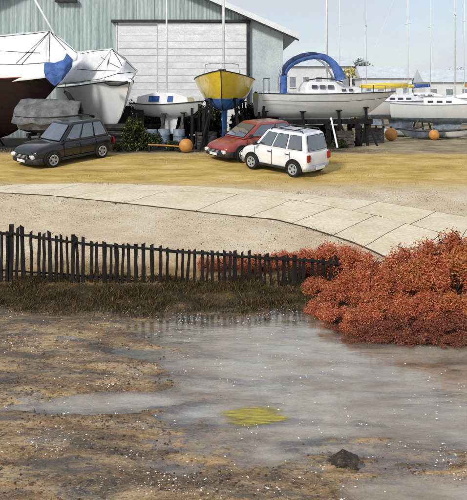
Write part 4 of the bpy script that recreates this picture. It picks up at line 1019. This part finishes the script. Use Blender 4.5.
    if rack:
        for s in (-1, 1):
            MB().tube([(X(xbt)+.1, s*ht*.86, H-.02), (X(xbt)+.16, s*ht*.86, H+.06), (X(xft)-.2, s*ht*.86, H+.06), (X(xft)-.12, s*ht*.86, H-.02)], .022, 6).build('roof_rail', trim, t)
        for f in (.25, .7):
            xx = X(xbt)+(X(xft)-X(xbt))*f; MB().box((xx, 0, H+.075), (.05, ht*1.8, .025)).build('roof_bar', trim, t)
    MB().box((0, 0, .27), (Ln*.82, W*.72, .12)).build('underbody', m_black, t)
    return t
suv = [(0.0, .80, .36, .86), (.03, .9, .28, .95), (.12, .95, .24, 1), (.35, .95, .22, 1), (.66, .95, .22, 1), (.76, .93, .22, .995), (.9, .86, .24, .96), (.975, .74, .28, .9), (1, .62, .34, .8)]
mpv = [(0.0, .9, .34, .9), (.02, .98, .28, .96), (.1, 1.0, .24, 1), (.4, 1.0, .22, 1), (.72, .98, .22, 1), (.82, .94, .22, .99), (.93, .86, .24, .95), (.985, .74, .28, .88), (1, .62, .34, .8)]
wedge = [(0.0, .84, .36, .88), (.03, .93, .28, .95), (.12, .96, .24, 1), (.4, .95, .22, 1), (.68, .92, .22, 1), (.8, .86, .22, .99), (.92, .75, .24, .95), (.98, .64, .28, .88), (1, .55, .34, .8)]
def gxy(px, d): x = gx(px, d); return (x, d, gz(x, d)-.01)
car('black hatchback parked in front of the maroon yacht', gxy(65, 28.8), R(180+50), 3.95, 1.75, 1.64, m_carblack, suv, (.05, .15, .5, .69, .93), (.19, .8), .32)
car('white people carrier with roof bars parked in front of the red car', gxy(284, 26.85), R(180-44), 3.3, 1.5, 1.64, m_carwhite, mpv, (.02, .07, .6, .79, .97), (.18, .8), .31, rack=True)
car('red hatchback half hidden behind the white people carrier', gxy(253, 29.6), R(180+36), 3.9, 1.66, 1.5, m_carred, wedge, (.04, .16, .52, .76, .93), (.19, .8), .31)

# ------------------------------------------------------------------ creek details
rk = ground_at(346, 461); rock = thing('rock', 'dark angular rock standing out of the shallow water', 'rock', (rk.x, rk.y, min(0, rk.z)-.02))
bm = bmesh.new(); bmesh.ops.create_icosphere(bm, subdivisions=4, radius=1)
for v in bm.verts:
    c = v.co; k = 1+.28*fbm(c.x*1.5, c.y*1.5, c.z*1.5+3)+.1*fbm(c.x*5, c.y*5, c.z*5)
    h = max(0, 1-abs(c.x+.1)*1.05-abs(c.y)*.4)
    v.co = Vector((c.x*.24*k, c.y*.15*k, max(-.05, ((.015+.135*h**1.1)*(.5+.5*k) if c.z > -.1 else -.05))))
me = bpy.data.meshes.new('stone'); bm.to_mesh(me); bm.free(); me.materials.append(m_rock); link('stone', me, rock)
# the yellow yacht's reflection, painted as a thin streaky sheet
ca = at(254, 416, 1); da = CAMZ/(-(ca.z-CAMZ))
def reflection_material():
    m = bpy.data.materials.new('reflection_film'); m.use_nodes = True; t = m.node_tree; b = t.nodes['Principled BSDF']; K = t.links.new
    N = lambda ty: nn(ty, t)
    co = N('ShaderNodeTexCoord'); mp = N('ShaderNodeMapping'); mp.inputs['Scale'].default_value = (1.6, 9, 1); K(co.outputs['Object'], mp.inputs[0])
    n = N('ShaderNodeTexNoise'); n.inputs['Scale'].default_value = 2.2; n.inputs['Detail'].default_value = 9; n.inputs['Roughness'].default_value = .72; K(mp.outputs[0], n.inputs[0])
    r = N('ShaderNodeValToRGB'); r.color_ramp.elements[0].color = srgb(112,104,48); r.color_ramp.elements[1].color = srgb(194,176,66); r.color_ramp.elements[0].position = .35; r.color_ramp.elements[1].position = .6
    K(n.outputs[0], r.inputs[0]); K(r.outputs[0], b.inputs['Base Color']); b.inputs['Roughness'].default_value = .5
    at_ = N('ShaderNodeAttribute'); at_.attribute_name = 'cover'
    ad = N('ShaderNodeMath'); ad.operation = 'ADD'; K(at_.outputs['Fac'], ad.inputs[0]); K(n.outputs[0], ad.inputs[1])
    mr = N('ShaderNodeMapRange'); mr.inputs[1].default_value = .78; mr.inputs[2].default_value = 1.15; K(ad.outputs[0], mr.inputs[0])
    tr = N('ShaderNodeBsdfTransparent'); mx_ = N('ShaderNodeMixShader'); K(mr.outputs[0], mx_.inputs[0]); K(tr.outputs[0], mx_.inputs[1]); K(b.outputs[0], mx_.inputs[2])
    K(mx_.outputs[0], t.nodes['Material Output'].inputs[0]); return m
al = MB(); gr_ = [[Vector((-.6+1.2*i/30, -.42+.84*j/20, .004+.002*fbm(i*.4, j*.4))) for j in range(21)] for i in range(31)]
am = al.loft(gr_, closed=False).build('reflection_film', reflection_material(), None, smooth=True); am.location = (ca.x*da, da, 0)
cv = am.data.attributes.new('cover', 'FLOAT', 'POINT')       # strength of the painted reflection, fading to its rim
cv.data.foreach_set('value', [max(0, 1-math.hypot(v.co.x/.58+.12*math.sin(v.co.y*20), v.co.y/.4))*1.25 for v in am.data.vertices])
tag(am, 'yellow-green streaky painted reflection of the yellow yacht on the shallow creek', 'painted_reflection', kind='stuff')

# ------------------------------------------------------------------ background yard and harbour
def far_boat(px, d, Ln, head, label, hullm=m_white, cover=None, mast_h=9, lift=.9, B=None, stand=True):
    x = gx(px, d)
    root, hp = make_boat('stored_yacht', label, (x, d, 1.65), R(head), Ln, B or Ln*.32, Ln*.17, lift, hullm, m_drum, .3, (-Ln*.14, Ln*.12, lift-.05), rub=m_steel, group='yachts stored in the far yard', rake=Ln*.1, stern=.72)
    z = lift+Ln*.17
    q = lambda xx, w, z0, z1: [Vector((xx, -w, z0)), Vector((xx, -w*.8, z1)), Vector((xx, w*.8, z1)), Vector((xx, w, z0))]
    MB().loft([q(-.2*Ln, .1*Ln, z-.05, z+.42), q(.05*Ln, .1*Ln, z-.05, z+.45), q(.2*Ln, .05*Ln, z, z+.15)]).build('cabin', m_white, root)
    for f in (-.14, -.06, .02):
        for s in (-1, 1): MB().box((f*Ln, s*.094*Ln, z+.18), (.05*Ln, .05, .14)).build('window', m_win, root)
    if cover:
        MB().tube([(-.42*Ln, 0, z+1.0), (-.2*Ln, 0, z+1.02), (.05*Ln, 0, z+1.1)], [.12, .2, .16], 8).build('sail_cover', cover, root, smooth=True)
        MB().tube([(-.42*Ln, 0, z), (-.42*Ln, 0, z+1.0)], .03, 6).build('boom_crutch', m_steel, root)
    if mast_h:
        MB().tube([(.06*Ln, 0, z), (.06*Ln, 0, z+mast_h)], [.034, .026], 8).build('mast', m_mast, root, smooth=True)
        MB().tube([(.06*Ln, -.5, z+mast_h*.55), (.06*Ln, .5, z+mast_h*.55)], .025, 6).build('spreader', m_mast, root)
        for s in (-.5*Ln, .5*Ln): MB().tube([(s*.95, 0, z+.05), (.06*Ln, 0, z+mast_h*.98)], .006, 4).build('stay', m_mast, root)
    if stand:
        for f in (-.25, .2):
            for s in (-1, 1): MB().beam((f*Ln, s*.1*Ln, lift+.2), (f*Ln, s*.2*Ln, 0), .09).build('prop_leg', m_wood2, root)
    return root
far_boat(402, 47, 7.2, 12, 'white stored yacht with a yellow sail cover beyond the hooded boat', cover=m_yellow, mast_h=9.5)
far_boat(448, 43, 6.8, -25, 'white stored yacht nearest the right edge of the far yard', mast_h=10, lift=.8)
far_boat(372, 58, 8, 160, 'white yacht stored directly behind the hooded boat', cover=m_yellow, mast_h=11)
far_boat(425, 66, 8.5, 5, 'white yacht with a blue cover in the far yard', cover=m_canvas, mast_h=12)
far_boat(470, 60, 8, 175, 'white yacht with orange cover cut by the right edge', cover=m_orange, mast_h=12)
far_boat(335, 70, 8, 8, 'white yacht far behind the blue hood arch', mast_h=13, cover=m_yellow)
buoy(391, 39, .36, 'large orange buoy standing near the bow of the hooded boat'); buoy(434, 39.5, .3, 'orange buoy standing under the far stored yachts'); buoy(452, 52, .45, 'distant orange buoy near the right edge')
m_winfar = M('grey_window', srgb(120,126,134), srgb(158,164,170), 2, .3)  # panes paled to paint in the far haze
def house(px0, px1, ytop, d, label, wins, rh=1.6):
    x0, x1 = gx(px0, d), gx(px1, d); w = x1-x0; h = CAMZ-(ytop-HY)/F*d-1.65
    t = thing('harbour_building', label, 'building', ((x0+x1)/2, d, 1.65), 0, 'harbour buildings')
    MB().box((0, 3, h/2), (w, 6, h)).build('wall', m_house, t)
    ring = lambda x: [Vector((x, -.4, h-.02)), Vector((x, 6.4, h-.02)), Vector((x, 3, h+rh))]
    MB().loft([ring(-w/2-.3), ring(w/2+.3)]).build('roof', m_houseroof, t)
    for i in range(wins):
        xx = -w/2+w*(i+.5)/wins; f = MB().box((xx, -.02, h*.68), (w/wins*.42, .08, h*.2)).build('window', m_winfar, t)
        MB().box((xx, -.07, h*.68-h*.115), (w/wins*.5, .16, .1)).build('sill', m_house, f)
    MB().box((w*.2, -.03, h*.2), (1.0, .1, h*.4)).build('door', m_winfar, t)
    return t
house(286, 352, 66, 85, 'long pale low building just right of the boat shed', 5, 1.4)
house(362, 412, 78, 100, 'small pale harbour building with a row of dark windows', 4, 1.8)
house(425, 490, 82, 95, 'pale harbour building at the right edge', 4, 1.8)
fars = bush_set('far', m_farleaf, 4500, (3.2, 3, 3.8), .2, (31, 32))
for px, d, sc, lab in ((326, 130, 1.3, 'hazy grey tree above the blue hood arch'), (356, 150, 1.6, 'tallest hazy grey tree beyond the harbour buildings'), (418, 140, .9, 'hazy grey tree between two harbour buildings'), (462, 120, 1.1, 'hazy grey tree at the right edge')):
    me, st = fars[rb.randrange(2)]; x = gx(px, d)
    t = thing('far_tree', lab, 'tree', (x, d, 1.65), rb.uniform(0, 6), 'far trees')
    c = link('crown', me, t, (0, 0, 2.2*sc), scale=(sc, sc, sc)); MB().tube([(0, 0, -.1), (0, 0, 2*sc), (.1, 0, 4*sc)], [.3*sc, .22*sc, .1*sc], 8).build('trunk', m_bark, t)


m_yleaf = leafmat('yellow_leaf', [srgb(196,182,96), srgb(216,206,128), srgb(226,218,156)])
ym, ycl = leaf_mesh('foliage', m_yleaf, 900, 1.0, 1.0, 1.2, .12, 77)
yt = thing('yellow_tree', 'small yellow-leaved tree behind the right end of the blue hood arch', 'tree', (gx(349, 62), 62, 1.65))
link('crown', ym, yt, (0, 0, 4.0), scale=(.75, .75, .75)); MB().tube([(0, 0, -.1), (.05, 0, 2.4), (0, 0, 4.6)], [.12, .09, .04], 7).build('trunk', m_bark, yt)

for px, d, hd, lab in ((404, 42.5, 20, 'small white rowing dinghy on the ground left of the far buoy'), (448, 40.5, -15, 'small white rowing dinghy on the ground near the right edge'), (422, 40.3, 165, 'small grey rowing dinghy beside the far orange buoy')):
    dg, hd_ = make_boat('rowing_dinghy', lab, (gx(px, d), d, 1.65), R(hd), 2.5, 1.15, .45, .03, m_white if 'white' in lab else m_drum, m_drum, .3, None, deck=m_wood2, group='dinghies in the far yard', rake=.3, sheer=.15, stern=.75)
    MB().box((-.2, 0, .52), (.25, 1.0, .04)).build('thwart', m_wood2, dg)
